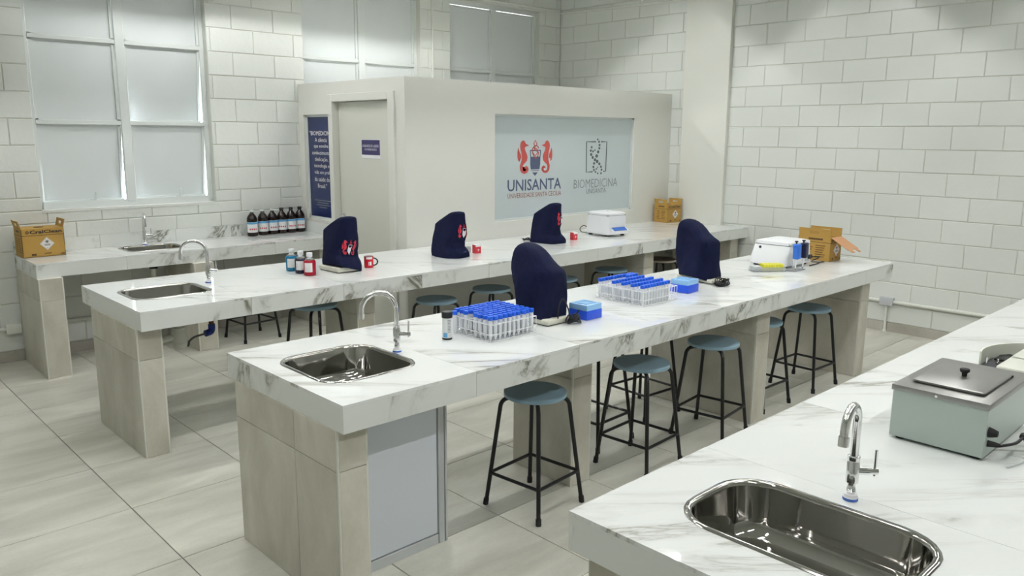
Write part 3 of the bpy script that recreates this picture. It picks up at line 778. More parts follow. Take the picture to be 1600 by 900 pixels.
def interp(sec, z):
    for a, b in zip(sec, sec[1:]):
        if a[0] <= z <= b[0]:
            f = (z-a[0])/(b[0]-a[0]); return [p+(q-p)*f for p, q in zip(a, b)]
    return list(sec[-1] if z > sec[-1][0] else sec[0])
NE = 3.2
def fold(th, z, zmax, seed):
    u = z/zmax; k = 1.0-0.5*u
    a = 0.060*math.sin(2*th+seed+3.5*u)+0.045*(abs(math.sin(2.5*th+1.3*seed-2.2*u))-0.6)
    b = 0.030*math.sin(5*th+2*seed-7*u)+0.022*(abs(math.sin(6*th+seed+9*u))-0.6)+0.010*math.sin(15*th-11*u+seed)
    return (a+b)*k
def cover(name, label, sec, x, y, ang, seed, zlift=0.0, scl=1.0, base=None, emblem=None, cord=None, tilt=0.0):
    t = thing('covered_microscope', label, 'microscope', (0, 0, 0), 'microscopes under navy cloth covers')
    zmax = sec[-1][0]; zs = []; N = 72
    for a, b in zip(sec, sec[1:]):
        k = max(1, int((b[0]-a[0])/0.012)); zs += [a[0]+(b[0]-a[0])*i/k for i in range(k)]
    zs.append(zmax); L = []
    for z in zs:
        _, a0, a1, bw = interp(sec, z); ac, ah = (a0+a1)/2, (a1-a0)/2; ring = []
        for i in range(N):
            th = 2*PI*i/N; c, s = math.cos(th), math.sin(th)
            fx = abs(c)**(2/NE)*(1 if c >= 0 else -1); fy = abs(s)**(2/NE)*(1 if s >= 0 else -1)
            amp = 1+fold(th, z, zmax, seed)*min(1.0, (zmax-z)/0.05)
            hem = 0.010*math.sin(2*th+seed)*max(0, 1-z/0.05) if zlift > 0 else 0.0
            ring.append(Vector((bw*fx*amp, ac+ah*fy*amp, max(0.0012, z+zlift*(1-fx*0.75*(1-z/zmax))+hem))))
        L.append(ring)
    M().loft(L, cap0=False, cap1=True).build('cover', 'navy', t, sharp=55)
    if base:
        bx0, bx1, by0, by1, bh = base
        m = M().box(bx0, bx1, by0, by1, 0.004, bh, 0.012, 3); m.build('scope_base', 'scope_base', t)
        M().box(bx0+0.01, bx1-0.01, by0+0.01, by1-0.01, 0, 0.006).build('base_pad', 'rubber', t)
        m = M().box(-0.03, 0.03, -0.055 if sec is SEC_A else by1-0.075, -0.015 if sec is SEC_A else by1-0.035, bh-0.005, 0.20, 0.008)
        m.build('scope_arm', 'scope_base', t)
    if emblem:
        z0, sc_, x0 = emblem
        def f(off):
            def g(px, py):
                xx = x0+(px-445)*sc_; zz = z0-(py-315)*sc_
                _, a0, a1, bw = interp(sec, zz); ac, ah = (a0+a1)/2, (a1-a0)/2
                u = min(abs(xx/bw), 0.97); th = math.atan2(-(1-u**NE)**(0.5), (1 if xx >= 0 else -1)*u**(NE/2))
                amp = 1+fold(th if th >= 0 else th+2*PI, zz, zmax, seed)*min(1.0, (zmax-zz)/0.05)
                return Vector((xx*amp, ac-ah*(1-u**NE)**(1/NE)*amp-off, zz+zlift*(1-max(-1, min(1, xx/bw))*0.75*(1-zz/zmax))))
            return g
        sub = []
        rd, nv = emblem_polys()
        def dens(polys):
            out = []
            for q in polys:
                P = []
                for i in range(len(q)):
                    a, b = Vector(q[i]), Vector(q[(i+1) % len(q)]); k = max(1, int((b-a).length/30))
                    P += [tuple(a+(b-a)*j/k) for j in range(k)]
                out.append(P)
            return out
        tess(dens(rd), f(0.006)).build('emblem_seahorses', 'red', t)
        tess(dens([[(392, 230), (500, 230), (498, 400), (446, 500), (394, 400)]]), f(0.0070)).build('emblem_shield', 'white_print', t)
        tess(dens([[(402, 240), (490, 240), (490, 285), (446, 310), (402, 285)]]), f(0.0078)).build('emblem_chief', 'navy', t)
    if cord:
        M().tube(smooth_path(cord, 6), 0.0036, 6).build('power_cord', 'cable', t)
    t.location = (x, y, H); t.rotation_euler = (0, 0, ang); t.scale = (scl, scl, scl)
    return t
def coil(c, r, n, seed, zmax=0.045):
    rnd = random.Random(seed); pts = []
    for i in range(n*8):
        a = 2*PI*i/8; rr = r*(0.75+0.4*rnd.random())
        pts.append((c[0]+rr*math.cos(a)+0.01*math.sin(i*0.7), c[1]+rr*0.7*math.sin(a), c[2]+0.006+zmax*(0.5+0.5*math.sin(a*1.13+seed))*rnd.random()))
    return pts
cover('c', 'microscope under navy cover on a cream base beside the red mug', SEC_A, 1.52, 2.47, 0.02, 0.4, zlift=0.026, base=(-0.112, 0.080, -0.125, 0.125, 0.040), emblem=(0.140, 0.00027, -0.008))
cover('c', 'microscope under navy cover in the middle of the cabin bench', SEC_A, 2.50, 2.475, 0.0, 2.0, emblem=(0.205, 0.00027, 0.024))
cover('c', 'microscope under navy cover on the cabin bench beside the white centrifuge', SEC_A, 3.67, 2.55, 0.03, 3.3, emblem=(0.215, 0.00029, 0.032), cord=coil((-0.07, 0.19, 0), 0.045, 3, 3))
cover('c', 'microscope under navy cover behind the full tube rack', SEC_B, 1.47, 0.485, 0.0, 1.1, zlift=0.012, scl=1.02, base=(-0.098, 0.06, -0.155, 0.12, 0.034), cord=[(-0.02, -0.15, 0.03), (-0.03, -0.165, 0.10), (-0.005, -0.17, 0.13), (0.03, -0.175, 0.07), (0.05, -0.17, 0.02)]+coil((0.055, -0.19, 0), 0.04, 5, 8, 0.06))
cover('c', 'microscope under navy cover beyond the sparse tube rack', SEC_B, 3.06, 0.585, -0.10, 2.6, zlift=0.02, scl=1.02, base=(-0.06, 0.10, -0.17, 0.12, 0.03), cord=coil((-0.03, -0.225, 0), 0.055, 6, 5, 0.05))

# ---------------------------------------------------------------- cardboard sharps boxes
def carton(label, x, y, ang, Lx, Ly, hh, lid=True, face='front'):
    """origin at the centre of the base; handle flaps stand on the -x and +x ends, print on the -y face"""
    t = thing('sharps_box', label, 'box', (0, 0, 0), 'yellow cardboard sharps boxes')
    th = 0.004
    bd = M().box(-Lx/2, Lx/2, -Ly/2, -Ly/2+th, 0, hh).box(-Lx/2, Lx/2, Ly/2-th, Ly/2, 0, hh).box(-Lx/2, -Lx/2+th, -Ly/2, Ly/2, 0, hh).box(Lx/2-th, Lx/2, -Ly/2, Ly/2, 0, hh).box(-Lx/2, Lx/2, -Ly/2, Ly/2, 0, th)
    bd = bd.build('carton_body', 'card', t)
    if lid:
        M().box(-Lx/2+0.001, Lx/2-0.001, -Ly/2+0.001, Ly/2-0.001, hh-0.003, hh+0.001).build('lid', 'card', t)
        M().lathe([(0.036, 0), (0.036, 0.0006)], (0, 0, hh+0.001), 24).build('drop_hole', 'hole', t)
    else:
        lid_ = M().box(-Lx/2+0.004, Lx/2-0.004, -Ly/2-0.16, -Ly/2, hh-0.003, hh, rot=Matrix.Rotation(math.radians(30), 3, 'X'), piv=(0, -Ly/2, hh))
        lid_.box(-Lx/2+0.02, -0.02, -Ly/2-0.19, -Ly/2-0.158, hh-0.003, hh, rot=Matrix.Rotation(math.radians(30), 3, 'X'), piv=(0, -Ly/2, hh))
        lid_.box(0.03, Lx/2-0.02, -Ly/2-0.195, -Ly/2-0.158, hh-0.003, hh, rot=Matrix.Rotation(math.radians(30), 3, 'X'), piv=(0, -Ly/2, hh))
        lid_.build('open_lid', 'card_in', t)
    fh = 0.062
    for s in (-1, 1):
        R = Matrix.Rotation(s*math.radians(14 if lid else 6), 3, 'Y'); pv = (s*Lx/2, 0, hh)
        m = M()
        xs = sorted((s*Lx/2, s*(Lx/2-th)))
        w2 = Ly/2*0.96
        for y0, y1, z0, z1 in ((-w2, -0.035, 0, fh), (0.035, w2, 0, fh), (-0.035, 0.035, 0, 0.02), (-0.035, 0.035, 0.042, fh)):
            m.box(xs[0], xs[1], y0, y1, hh+z0, hh+z1)
        bmesh.ops.transform(m.bm, matrix=Matrix.Translation(pv) @ R.to_4x4() @ Matrix.Translation(-Vector(pv)), verts=m.bm.verts)
        m.build('handle_flap', 'card', t)
    yf = -Ly/2
    # band of print on the faces
    m = M(); zl = hh*0.76
    m.poly([(-Lx/2, yf-0.0008, zl), (Lx/2, yf-0.0008, zl), (Lx/2, yf-0.0008, zl+0.004), (-Lx/2, yf-0.0008, zl+0.004)])
    m.poly([(-Lx/2-0.0008, -Ly/2, zl), (-Lx/2-0.0008, -Ly/2, zl+0.004), (-Lx/2-0.0008, Ly/2, zl+0.004), (-Lx/2-0.0008, Ly/2, zl)])
    m.build('print_band', 'card_print', t); m = M()
    # lines of small print on the end face
    for i in range(7):
        for j, (ya, wd) in enumerate(((0.30, 0.26), (-0.05, 0.30))):
            z = zl-0.02-i*0.017
            if z < 0.03: continue
            a, b = ya*Ly, ya*Ly-wd*Ly*(0.75+0.25*((i*7+j*3) % 4)/3)
            m.poly([(-Lx/2-0.0008, a, z), (-Lx/2-0.0008, b, z), (-Lx/2-0.0008, b, z-0.006), (-Lx/2-0.0008, a, z-0.006)])
    sp_ = m.build('small_print', 'card_print', t); sp_['kind'] = 'stuff'; m = M()
    m.poly([(-Lx/2-0.0008, 0.18*Ly, hh-0.012), (-Lx/2-0.0008, -0.26*Ly, hh-0.012), (-Lx/2-0.0008, -0.26*Ly, hh-0.026), (-Lx/2-0.0008, 0.18*Ly, hh-0.026)])
    m.build('flap_print', 'card_print', t); m = M()
    m.poly([(-Lx*0.3, yf-0.0008, 0.012), (-Lx*0.19, yf-0.0008, 0.012), (-Lx*0.19, yf-0.0008, 0.028), (-Lx*0.3, yf-0.0008, 0.028)])
    m.poly([(0.0, yf-0.0008, 0.022), (Lx*0.16, yf-0.0008, 0.022), (Lx*0.16, yf-0.0008, 0.029), (0.0, yf-0.0008, 0.029)])
    m.poly([(Lx*0.38, yf-0.0008, 0.012), (Lx*0.47, yf-0.0008, 0.012), (Lx*0.47, yf-0.0008, 0.02), (Lx*0.38, yf-0.0008, 0.02)])
    sp_ = m.build('foot_print', 'card_print', t); sp_['kind'] = 'stuff'; m = M(); g = []
    cx_, cz_ = -Lx*0.36, hh*0.885
    stroke(g, [(cx_+0.011*math.cos(2*PI*k/14), cz_+0.011*math.sin(2*PI*k/14)) for k in range(14)], 0.004, True)
    stroke(g, [(cx_+0.005*math.cos(2*PI*k/10), cz_+0.005*math.sin(2*PI*k/10)) for k in range(10)], 0.004, True)
    for q in g: m.poly([(p[0], yf-0.0008, p[1]) for p in q])
    m.build('logo_mark', 'card_print', t)
    text('CralClean', (-Lx*0.30, yf, hh*0.83), (1, 0, 0), (0, 0, 1), Lx*0.75, hh*0.12, 'print_black', t, off=0.001, bold=0.03)
    # diamond hazard label
    dx, dz, r = Lx*0.08, hh*0.46, 0.050
    d = M().poly([(dx-r, yf-0.001, dz), (dx, yf-0.001, dz-r), (dx+r, yf-0.001, dz), (dx, yf-0.001, dz+r)]).build('hazard_label', 'card_white', t)
    m = M(); g = []
    q = 0.0445
    stroke(g, [(dx-q, dz), (dx, dz-q), (dx+q, dz), (dx, dz+q)], 0.0012, True)
    for k in range(3):
        a = PI/2+2*PI*k/3; ox, oz = dx+0.0085*math.cos(a), dz+0.016+0.0085*math.sin(a)
        stroke(g, [(ox+0.0065*math.cos(a+0.6+j*(2*PI-1.2)/10), oz+0.0065*math.sin(a+0.6+j*(2*PI-1.2)/10)) for j in range(11)], 0.0035)
    stroke(g, [(dx+0.0045*math.cos(2*PI*k/8), dz+0.016+0.0045*math.sin(2*PI*k/8)) for k in range(8)], 0.0022, True)
    stroke(g, [(dx-0.024, dz-0.006), (dx+0.024, dz-0.006)], 0.0035); stroke(g, [(dx-0.017, dz-0.013), (dx+0.017, dz-0.013)], 0.0035)
    stroke(g, [(dx, dz-0.030), (dx, dz-0.036)], 0.004)
    for p in g: m.poly([(v[0], yf-0.0016, v[1]) for v in p])
    pr = m.build('biohazard_print', 'print_black', t)
    t.location = (x, y, H); t.rotation_euler = (0, 0, ang)
    return t
carton('yellow cardboard sharps box on the bench end under the window', 0.150, 4.585, 0.0, 0.290, 0.215, 0.215)
carton('yellow cardboard sharps box in the corner where cabin meets pilaster', 5.945, 2.885, -0.10, 0.225, 0.19, 0.195)
carton('yellow cardboard sharps box with its lid hanging open on the middle bench', 4.575, 0.475, -0.03, 0.175, 0.265, 0.185, lid=False)

# ---------------------------------------------------------------- bottles
def big_bottle(label, x, y, ang, cap):
    t = thing('reagent_bottle', label, 'bottle', (0, 0, 0), 'dark reagent bottles by the window')
    r = 0.047
    M().lathe([(r-0.006, 0), (r, 0.005), (r, 0.150), (r*0.95, 0.168), (r*0.72, 0.190), (r*0.42, 0.207), (0.0165, 0.214), (0.0165, 0.222)], n=28).build('bottle_body', 'amber', t)
    M().lathe([(0.0185, 0.218), (0.0195, 0.220), (0.0195, 0.240), (0.017, 0.243)], n=20).build('cap', cap, t)
    lb = M(); n = 18; rr = r+0.0006
    def arc(m, a0, a1, z0, z1, rad, k=14):
        ps = [(rad*math.cos(a0+(a1-a0)*i/k), rad*math.sin(a0+(a1-a0)*i/k)) for i in range(k+1)]
        vs0 = [m.bm.verts.new((*p, z0)) for p in ps]; vs1 = [m.bm.verts.new((*p, z1)) for p in ps]
        for i in range(k): m.bm.faces.new((vs0[i], vs0[i+1], vs1[i+1], vs1[i])).smooth = True
    lab = M(); arc(lab, -2.75, 0.05, 0.036, 0.132, rr); lo = lab.build('label', 'label', t)
    m = M(); arc(m, -2.75, 0.05, 0.112, 0.131, rr+0.0004); m.build('label_band', 'label_blue', lo)
    m = M()
    for i in range(4):
        a = -2.1+0.38*i; arc(m, a, a+0.24, 0.060, 0.074, rr+0.0004, 4)
    m.build('hazard_marks', 'label_red', lo)
    t.location = (x, y, H); t.rotation_euler = (0, 0, ang)
for i, (bx, by) in enumerate(((1.905, 4.640), (2.020, 4.658), (2.122, 4.668), (2.222, 4.675), (2.318, 4.672), (2.415, 4.682))):
    lab = ['leftmost dark reagent bottle with pale cap at the window bench', 'dark reagent bottle with pale cap, second from the left', 'dark reagent bottle with pale cap beside the first black cap', 'dark reagent bottle with black cap beside the last pale cap', 'dark reagent bottle with black cap, second from the navy panel', 'dark reagent bottle with black cap nearest the navy panel'][i]
    big_bottle(lab, bx, by, random.uniform(-0.25, 0.2)-0.35, 'clear' if i < 3 else 'cap_dark')
def stain_bottle(label, x, y, ang, liq):
    t = thing('stain_bottle', label, 'bottle', (0, 0, 0), 'white capped stain bottles on the cabin bench')
    r = 0.040
    M().lathe([(r-0.005, 0), (r, 0.004), (r, 0.092), (r*0.9, 0.102), (r*0.78, 0.106)], n=26).build('liquid', liq, t)
    M().lathe([(r*0.78, 0.106), (r*0.6, 0.114), (r*0.42, 0.120), (0.0155, 0.124), (0.0155, 0.132)], n=26).build('bottle_neck', 'clear', t)
    M().lathe([(0.0195, 0.126), (0.0205, 0.128), (0.0205, 0.150), (0.0185, 0.153)], n=20).build('cap', 'plastic_white', t)
    m = M(); rr = r+0.0006; k = 10; a0, a1 = -2.95, -1.55
    ps = [(rr*math.cos(a0+(a1-a0)*i/k), rr*math.sin(a0+(a1-a0)*i/k)) for i in range(k+1)]
    v0 = [m.bm.verts.new((*p, 0.026)) for p in ps]; v1 = [m.bm.verts.new((*p, 0.088)) for p in ps]
    for i in range(k): m.bm.faces.new((v0[i], v0[i+1], v1[i+1], v1[i])).smooth = True
    lo = m.build('label', 'label', t)
    m = M(); rr += 0.0005
    for j in range(4):
        b0, b1 = a0+0.25, a0+0.25+(0.7 if j % 2 else 0.5); z = 0.066-0.008*j
        m.poly([(rr*math.cos(b), rr*math.sin(b), zz) for b, zz in ((b0, z), (b1, z), (b1, z+0.003), (b0, z+0.003))])
    m.build('label_print', 'logo_grey', lo)
    t.location = (x, y, H); t.rotation_euler = (0, 0, ang)
stain_bottle('small bottle of blue stain with white cap', 1.245, 2.672, 0.1, 'liquid_blue')
stain_bottle('small bottle of nearly black stain with white cap', 1.242, 2.540, 0.0, 'liquid_black')
stain_bottle('small bottle of red stain with white cap', 1.245, 2.425, -0.1, 'liquid_red')
# test strip canister
t = thing('test_strip_canister', 'white canister with black lid in front of the full tube rack', 'canister', (0.858, 0.482, H))
c = (0.858, 0.482, H)
M().lathe([(0.022, 0), (0.0235, 0.002), (0.0235, 0.008), (0.0225, 0.009)], c, 24).build('base_ring', 'cap_dark', t)
M().lathe([(0.0228, 0.008), (0.0228, 0.105)], c, 24).build('can_body', 'label', t)
M().lathe([(0.025, 0.103), (0.0255, 0.105), (0.0255, 0.128), (0.024, 0.131), (0.02, 0.1312)], c, 24).build('lid', 'cap_dark', t)
m = M(); rr = 0.0232
def can_patch(m, a0, a1, z0, z1):
    for i in range(4):
        p0, p1 = a0+(a1-a0)*i/4, a0+(a1-a0)*(i+1)/4
        m.poly([(c[0]+rr*math.cos(a), c[1]+rr*math.sin(a), H+z) for a, z in ((p0, z0), (p1, z0), (p1, z1), (p0, z1))])
can_patch(m, -3.1, -2.2, 0.012, 0.034); m.build('label_patch', 'label_blue', t)
m = M()
for j in range(9): can_patch(m, -2.15, -1.45, 0.036+0.007*j, 0.0385+0.007*j)
m.build('label_print', 'logo_grey2', t)

# ---------------------------------------------------------------- mug and small red cartons
t = thing('mug', 'red mug with black handle and inside beside the covered microscope', 'mug', (1.715, 2.425, H))
c = (1.722, 2.440, H)
M().lathe([(0.030, 0), (0.033, 0.003), (0.034, 0.078), (0.0345, 0.08), (0.0315, 0.08), (0.031, 0.01), (0.002, 0.008)], c, 28).build('mug_body', 'mug_red', t)
M().lathe([(0.0312, 0.0795), (0.0308, 0.012), (0.002, 0.0095)], c, 28).build('mug_lining', 'mug_black', t)
hd = Vector((0.8, -0.6, 0)).normalized()
pts = [Vector(c)+hd*(0.032+0.030*math.sin(PI*k/12))+Vector((0, 0, 0.040-0.026*math.cos(PI*k/12))) for k in range(13)]
M().tube(pts, 0.005, 8).build('handle', 'mug_black', t)
m = M(); rr = 0.0348
def mug_patch(a0, a1, z0, z1):
    for i in range(4):
        p0, p1 = a0+(a1-a0)*i/4, a0+(a1-a0)*(i+1)/4
        m.poly([(c[0]+rr*math.cos(a), c[1]+rr*math.sin(a), H+z) for a, z in ((p0, z0), (p1, z0), (p1, z1), (p0, z1))])
for a in ((-2.7, -1.4, 0.062, 0.077), (-2.2, -2.05, 0.018, 0.045), (-1.95, -1.6, 0.018, 0.045)):
    m = M(); mug_patch(*a); m.build('print', 'white_print', t)
def red_carton(label, x, y, ang, sx, sy, sz):
    t = thing('reagent_carton', label, 'carton', (0, 0, 0), 'small red and white cartons')
    M().box(-sx/2, sx/2, -sy/2, sy/2, 0, sz, 0.001).build('carton_body', 'box_red', t)
    M().box(-sx/2+0.004, sx/2+0.0006, -sy/2-0.0006, sy/2+0.0006, sz*0.78, sz*1.005).build('white_band', 'white_print', t)
    text('+', (-sx*0.2, -sy/2, sz*0.25), (1, 0, 0), (0, 0, 1), sx*0.45, sz*0.3, 'white_print', t, off=0.001, name='mark')
    t.location = (x, y, H); t.rotation_euler = (0, 0, ang)
red_carton('small red and white carton beside the middle covered microscope', 2.762, 2.462, -0.15, 0.055, 0.045, 0.068)
red_carton('small red and white carton beside the covered microscope near the centrifuge', 3.985, 2.515, -0.1, 0.052, 0.045, 0.068)
for nm, x, y in (('small glass slide box behind the carton at the middle covered microscope', 2.735, 2.555),):
    t = thing('slide_box', nm, 'box', (x, y, H))
    M().box(x-0.03, x+0.03, y-0.02, y+0.02, 0+H, H+0.04, 0.002).build('tray', 'plastic_grey', t)
    M().box(x-0.031, x+0.031, y-0.021, y+0.021, H+0.034, H+0.046, 0.002).build('lid', 'clear', t)

# ---------------------------------------------------------------- tube racks
def wire_rack(label, x0, x1, y0, y1, hgt, nx, ny):
    t = thing('tube_rack', label, 'rack', (x0, y0, H), 'white wire tube racks')
    r = 0.0018
    for z in (H+0.003, H+hgt*0.42, H+hgt):
        m = M().tube([(x0, y0, z), (x1, y0, z), (x1, y1, z), (x0, y1, z), (x0, y0, z)], r*1.2, 6)
        m.build('rim_wire', 'wire_white', t)
    for z, nm in ((H+0.003, 'base_grid'), (H+hgt, 'top_grid')):
        m = M()
        for i in range(nx+1):
            x = x0+(x1-x0)*i/nx; m.tube([(x, y0, z), (x, y1, z)], r, 4)
        for j in range(ny+1):
            y = y0+(y1-y0)*j/ny; m.tube([(x0, y, z), (x1, y, z)], r, 4)
        m.build(nm, 'wire_white', t)
    m = M()
    for i in range(nx+1):
        x = x0+(x1-x0)*i/nx
        for y in (y0, y1): m.tube([(x, y, H+0.003), (x, y, H+hgt)], r, 4)
    for j in range(1, ny):
        y = y0+(y1-y0)*j/ny
        for x in (x0, x1): m.tube([(x, y, H+0.003), (x, y, H+hgt)], r, 4)
    m.build('upright_wires', 'wire_white', t)
    return t
wire_rack('white wire rack crammed full of blue capped tubes', 0.958, 1.252, 0.290, 0.565, 0.082, 10, 8)
wire_rack('white wire rack with a few rows of blue capped tubes', 2.105, 2.425, 0.300, 0.640, 0.082, 12, 10)
tp = thing('capped_tube', 'clear tube with blue cap in the crammed wire rack', 'tube', (0, 0, 0), 'blue capped tubes in the crammed rack')
M().lathe([(0.002, 0.0), (0.0095, 0.018), (0.0102, 0.104)], n=10).build('tube_body', 'tube_clear', tp)
M().lathe([(0.0122, 0.096), (0.0128, 0.098), (0.0128, 0.112), (0.0118, 0.114), (0.004, 0.1145)], n=14).build('cap', 'cap_blue', tp)
first = True
def put_tube(x, y, z, label, group, tx=0, ty=0):
    global first
    o = tp if first else copy_tree(tp); first = False
    o.location = (x, y, z); o.rotation_euler = (tx, ty, 0); o['label'] = label; o['group'] = group
dx, dy = (1.252-0.958)/10, (0.565-0.290)/8
for i in range(10):
    for j in range(8):
        if (i, j) == (0, 4): continue
        put_tube(0.958+dx*(i+0.5), 0.290+dy*(j+0.5), H+0.005, 'clear tube with blue cap in the crammed wire rack', 'blue capped tubes in the crammed rack', random.uniform(-0.03, 0.03), random.uniform(-0.03, 0.03))
dx2, dy2 = (2.425-2.105)/12, (0.640-0.300)/10
for j, (i0, i1) in {9: (0, 12), 8: (8, 12), 6: (0, 11), 4: (0, 11), 2: (0, 11), 0: (0, 10)}.items():
    for i in range(i0, i1):
        put_tube(2.105+dx2*(i+0.5), 0.300+dy2*(j+0.5), H+0.005, 'clear tube with blue cap in the sparsely filled wire rack', 'blue capped tubes in the sparse rack')
put_tube(0.942, 0.528, H+0.0, 'single blue capped tube standing between canister and crammed rack', 'blue capped tubes in the crammed rack')

# ---------------------------------------------------------------- blue sample boxes
def sample_box(label, x, y, ang):
    t = thing('sample_box', label, 'box', (0, 0, 0), 'blue sample boxes')
    s = 0.062
    M().box(-s, s, -s, s, 0, 0.048, 0.003, 2).build('tray', 'box_blue', t)
    M().box(-s+0.001, s-0.001, -s+0.001, s-0.001, 0.048, 0.078, 0.004, 2).build('lid', 'lid_blue', t)
    M().box(-s+0.004, s-0.004, -s+0.004, s-0.004, 0.044, 0.060).build('inner_tray', 'panel_blue', t)
    m = M(); q = s-0.022
    for a in ((-q, q, -q, -q+0.003), (-q, q, q-0.003, q), (-q, -q+0.003, -q, q), (q-0.003, q, -q, q)): m.box(*a, 0.0778, 0.0805)
    m.build('lid_ridge', 'lid_blue', t)
    t.location = (x, y, H); t.rotation_euler = (0, 0, ang)
sample_box('blue sample box with pale lid beside the near covered microscope', 1.680, 0.352, 0.04)
sample_box('blue sample box with pale lid beside the sparse tube rack', 2.672, 0.415, 0.05)

# ---------------------------------------------------------------- centrifuges
t = thing('centrifuge', 'white benchtop centrifuge with blue display on the cabin bench', 'centrifuge', (0, 0, 0), 'white centrifuges')
L = []
for z, hx, hy in ((0.018, 0.135, 0.150), (0.022, 0.139, 0.154), (0.190, 0.128, 0.143), (0.194, 0.124, 0.139)): L.append(rrect(0, 0, hx, hy, 0.035, z, 5))
bd = M().loft(L).build('body', 'plastic_white', t)
L = []
for z, hx, hy in ((0.196, 0.122, 0.137), (0.199, 0.128, 0.143), (0.214, 0.127, 0.142), (0.224, 0.115, 0.130), (0.228, 0.085, 0.10)): L.append(rrect(0, 0, hx, hy, 0.04, z, 5))
M().loft(L).build('lid', 'plastic_white', t)
M().lathe([(0.012, 0.227), (0.012, 0.2295)], (0.03, 0.02, 0), 16).build('lid_window', 'plastic_grey', t)
M().box(-0.12, 0.12, -0.135, 0.135, 0.193, 0.198).build('lid_seam', 'cap_dark', t)
prof = [(-0.148, 0.022), (-0.195, 0.026), (-0.198, 0.055), (-0.150, 0.085), (-0.14, 0.085), (-0.14, 0.022)]
M().prism([(-0.10, y, z) for y, z in prof], (0.20, 0, 0)).build('control_nose', 'plastic_white', t)
M().prism([(-0.085, -0.1965, 0.0575), (-0.085, -0.1535, 0.0842), (-0.060, -0.1535, 0.0842)], (0.0, 0, 0.0012)).prism([(-0.085, -0.1965, 0.0580), (0.085, -0.1965, 0.0580), (0.085, -0.154, 0.0848), (-0.085, -0.154, 0.0848)], (0, -0.0006, 0.0012)).build('display', 'panel_blue', t)
for sx in (-0.1, 0.1):
    for sy in (-0.115, 0.11): M().lathe([(0.017, 0), (0.020, 0.004), (0.016, 0.020)], (sx, sy, 0), 14).build('foot', 'rubber', t)
M().tube(smooth_path([(-0.10, 0.148, 0.06), (-0.13, 0.18, 0.08), (-0.16, 0.20, 0.05), (-0.15, 0.19, 0.02), (-0.11, 0.175, 0.012), (-0.03, 0.20, 0.006), (0.10, 0.22, 0.005)], 6), 0.004, 6).build('power_cord', 'cable', t)
t.location = (4.505, 2.565, H); t.rotation_euler = (0, 0, -0.10)

t = thing('centrifuge', 'white centrifuge with sloping front on the middle bench behind the pipettes', 'centrifuge', (0, 0, 0), 'white centrifuges')
L = []
for z, x0, x1, y0, y1 in ((0.014, -0.19, 0.175, -0.13, 0.165), (0.018, -0.195, 0.18, -0.134, 0.168), (0.060, -0.190, 0.18, -0.134, 0.166), (0.150, -0.150, 0.175, -0.128, 0.160), (0.155, -0.146, 0.172, -0.125, 0.156)):
    L.append(rrect((x0+x1)/2, (y0+y1)/2, (x1-x0)/2, (y1-y0)/2, 0.025, z, 4))
M().loft(L).build('body', 'plastic_white', t)
L = []
for z, x0, x1, y0, y1 in ((0.158, -0.145, 0.172, -0.125, 0.156), (0.161, -0.150, 0.178, -0.131, 0.162), (0.180, -0.146, 0.175, -0.128, 0.158), (0.188, -0.12, 0.15, -0.10, 0.13), (0.190, -0.06, 0.09, -0.05, 0.08)):
    L.append(rrect((x0+x1)/2, (y0+y1)/2, (x1-x0)/2, (y1-y0)/2, 0.03, z, 4))
M().loft(L).build('lid', 'plastic_white', t)
M().box(-0.135, 0.165, -0.12, 0.15, 0.152, 0.160).build('lid_seam', 'cap_dark', t)
M().lathe([(0.010, 0), (0.010, 0.005), (0.007, 0.007)], (-0.158, 0.10, 0.135), 16, (-1, 0, 0.4)).build('lock_knob', 'cap_dark', t)
m = M()
for i in range(8): m.box(0.06+0.011*i, 0.066+0.011*i, -0.1355, -0.130, 0.030, 0.070)
m.build('vent', 'plastic_grey', t)
M().box(0.12, 0.165, -0.150, -0.133, 0.045, 0.075, 0.002).build('power_plug', 'cap_dark', t)
for sx in (-0.15, 0.14):
    for sy in (-0.10, 0.13): M().lathe([(0.016, 0), (0.018, 0.003), (0.014, 0.016)], (sx, sy, 0), 12).build('foot', 'rubber', t)
M().tube(smooth_path([(0.15, -0.15, 0.06), (0.20, -0.17, 0.055), (0.26, -0.16, 0.05), (0.30, -0.13, 0.03), (0.28, -0.10, 0.012), (0.22, -0.12, 0.01), (0.17, -0.17, 0.02), (0.20, -0.21, 0.02), (0.26, -0.20, 0.015), (0.27, -0.17, 0.01), (0.20, -0.18, 0.007), (0.05, -0.19, 0.006)], 6), 0.0045, 6).build('power_cord', 'cable', t)
t.location = (4.115, 0.535, H); t.rotation_euler = (0, 0, 0.0)
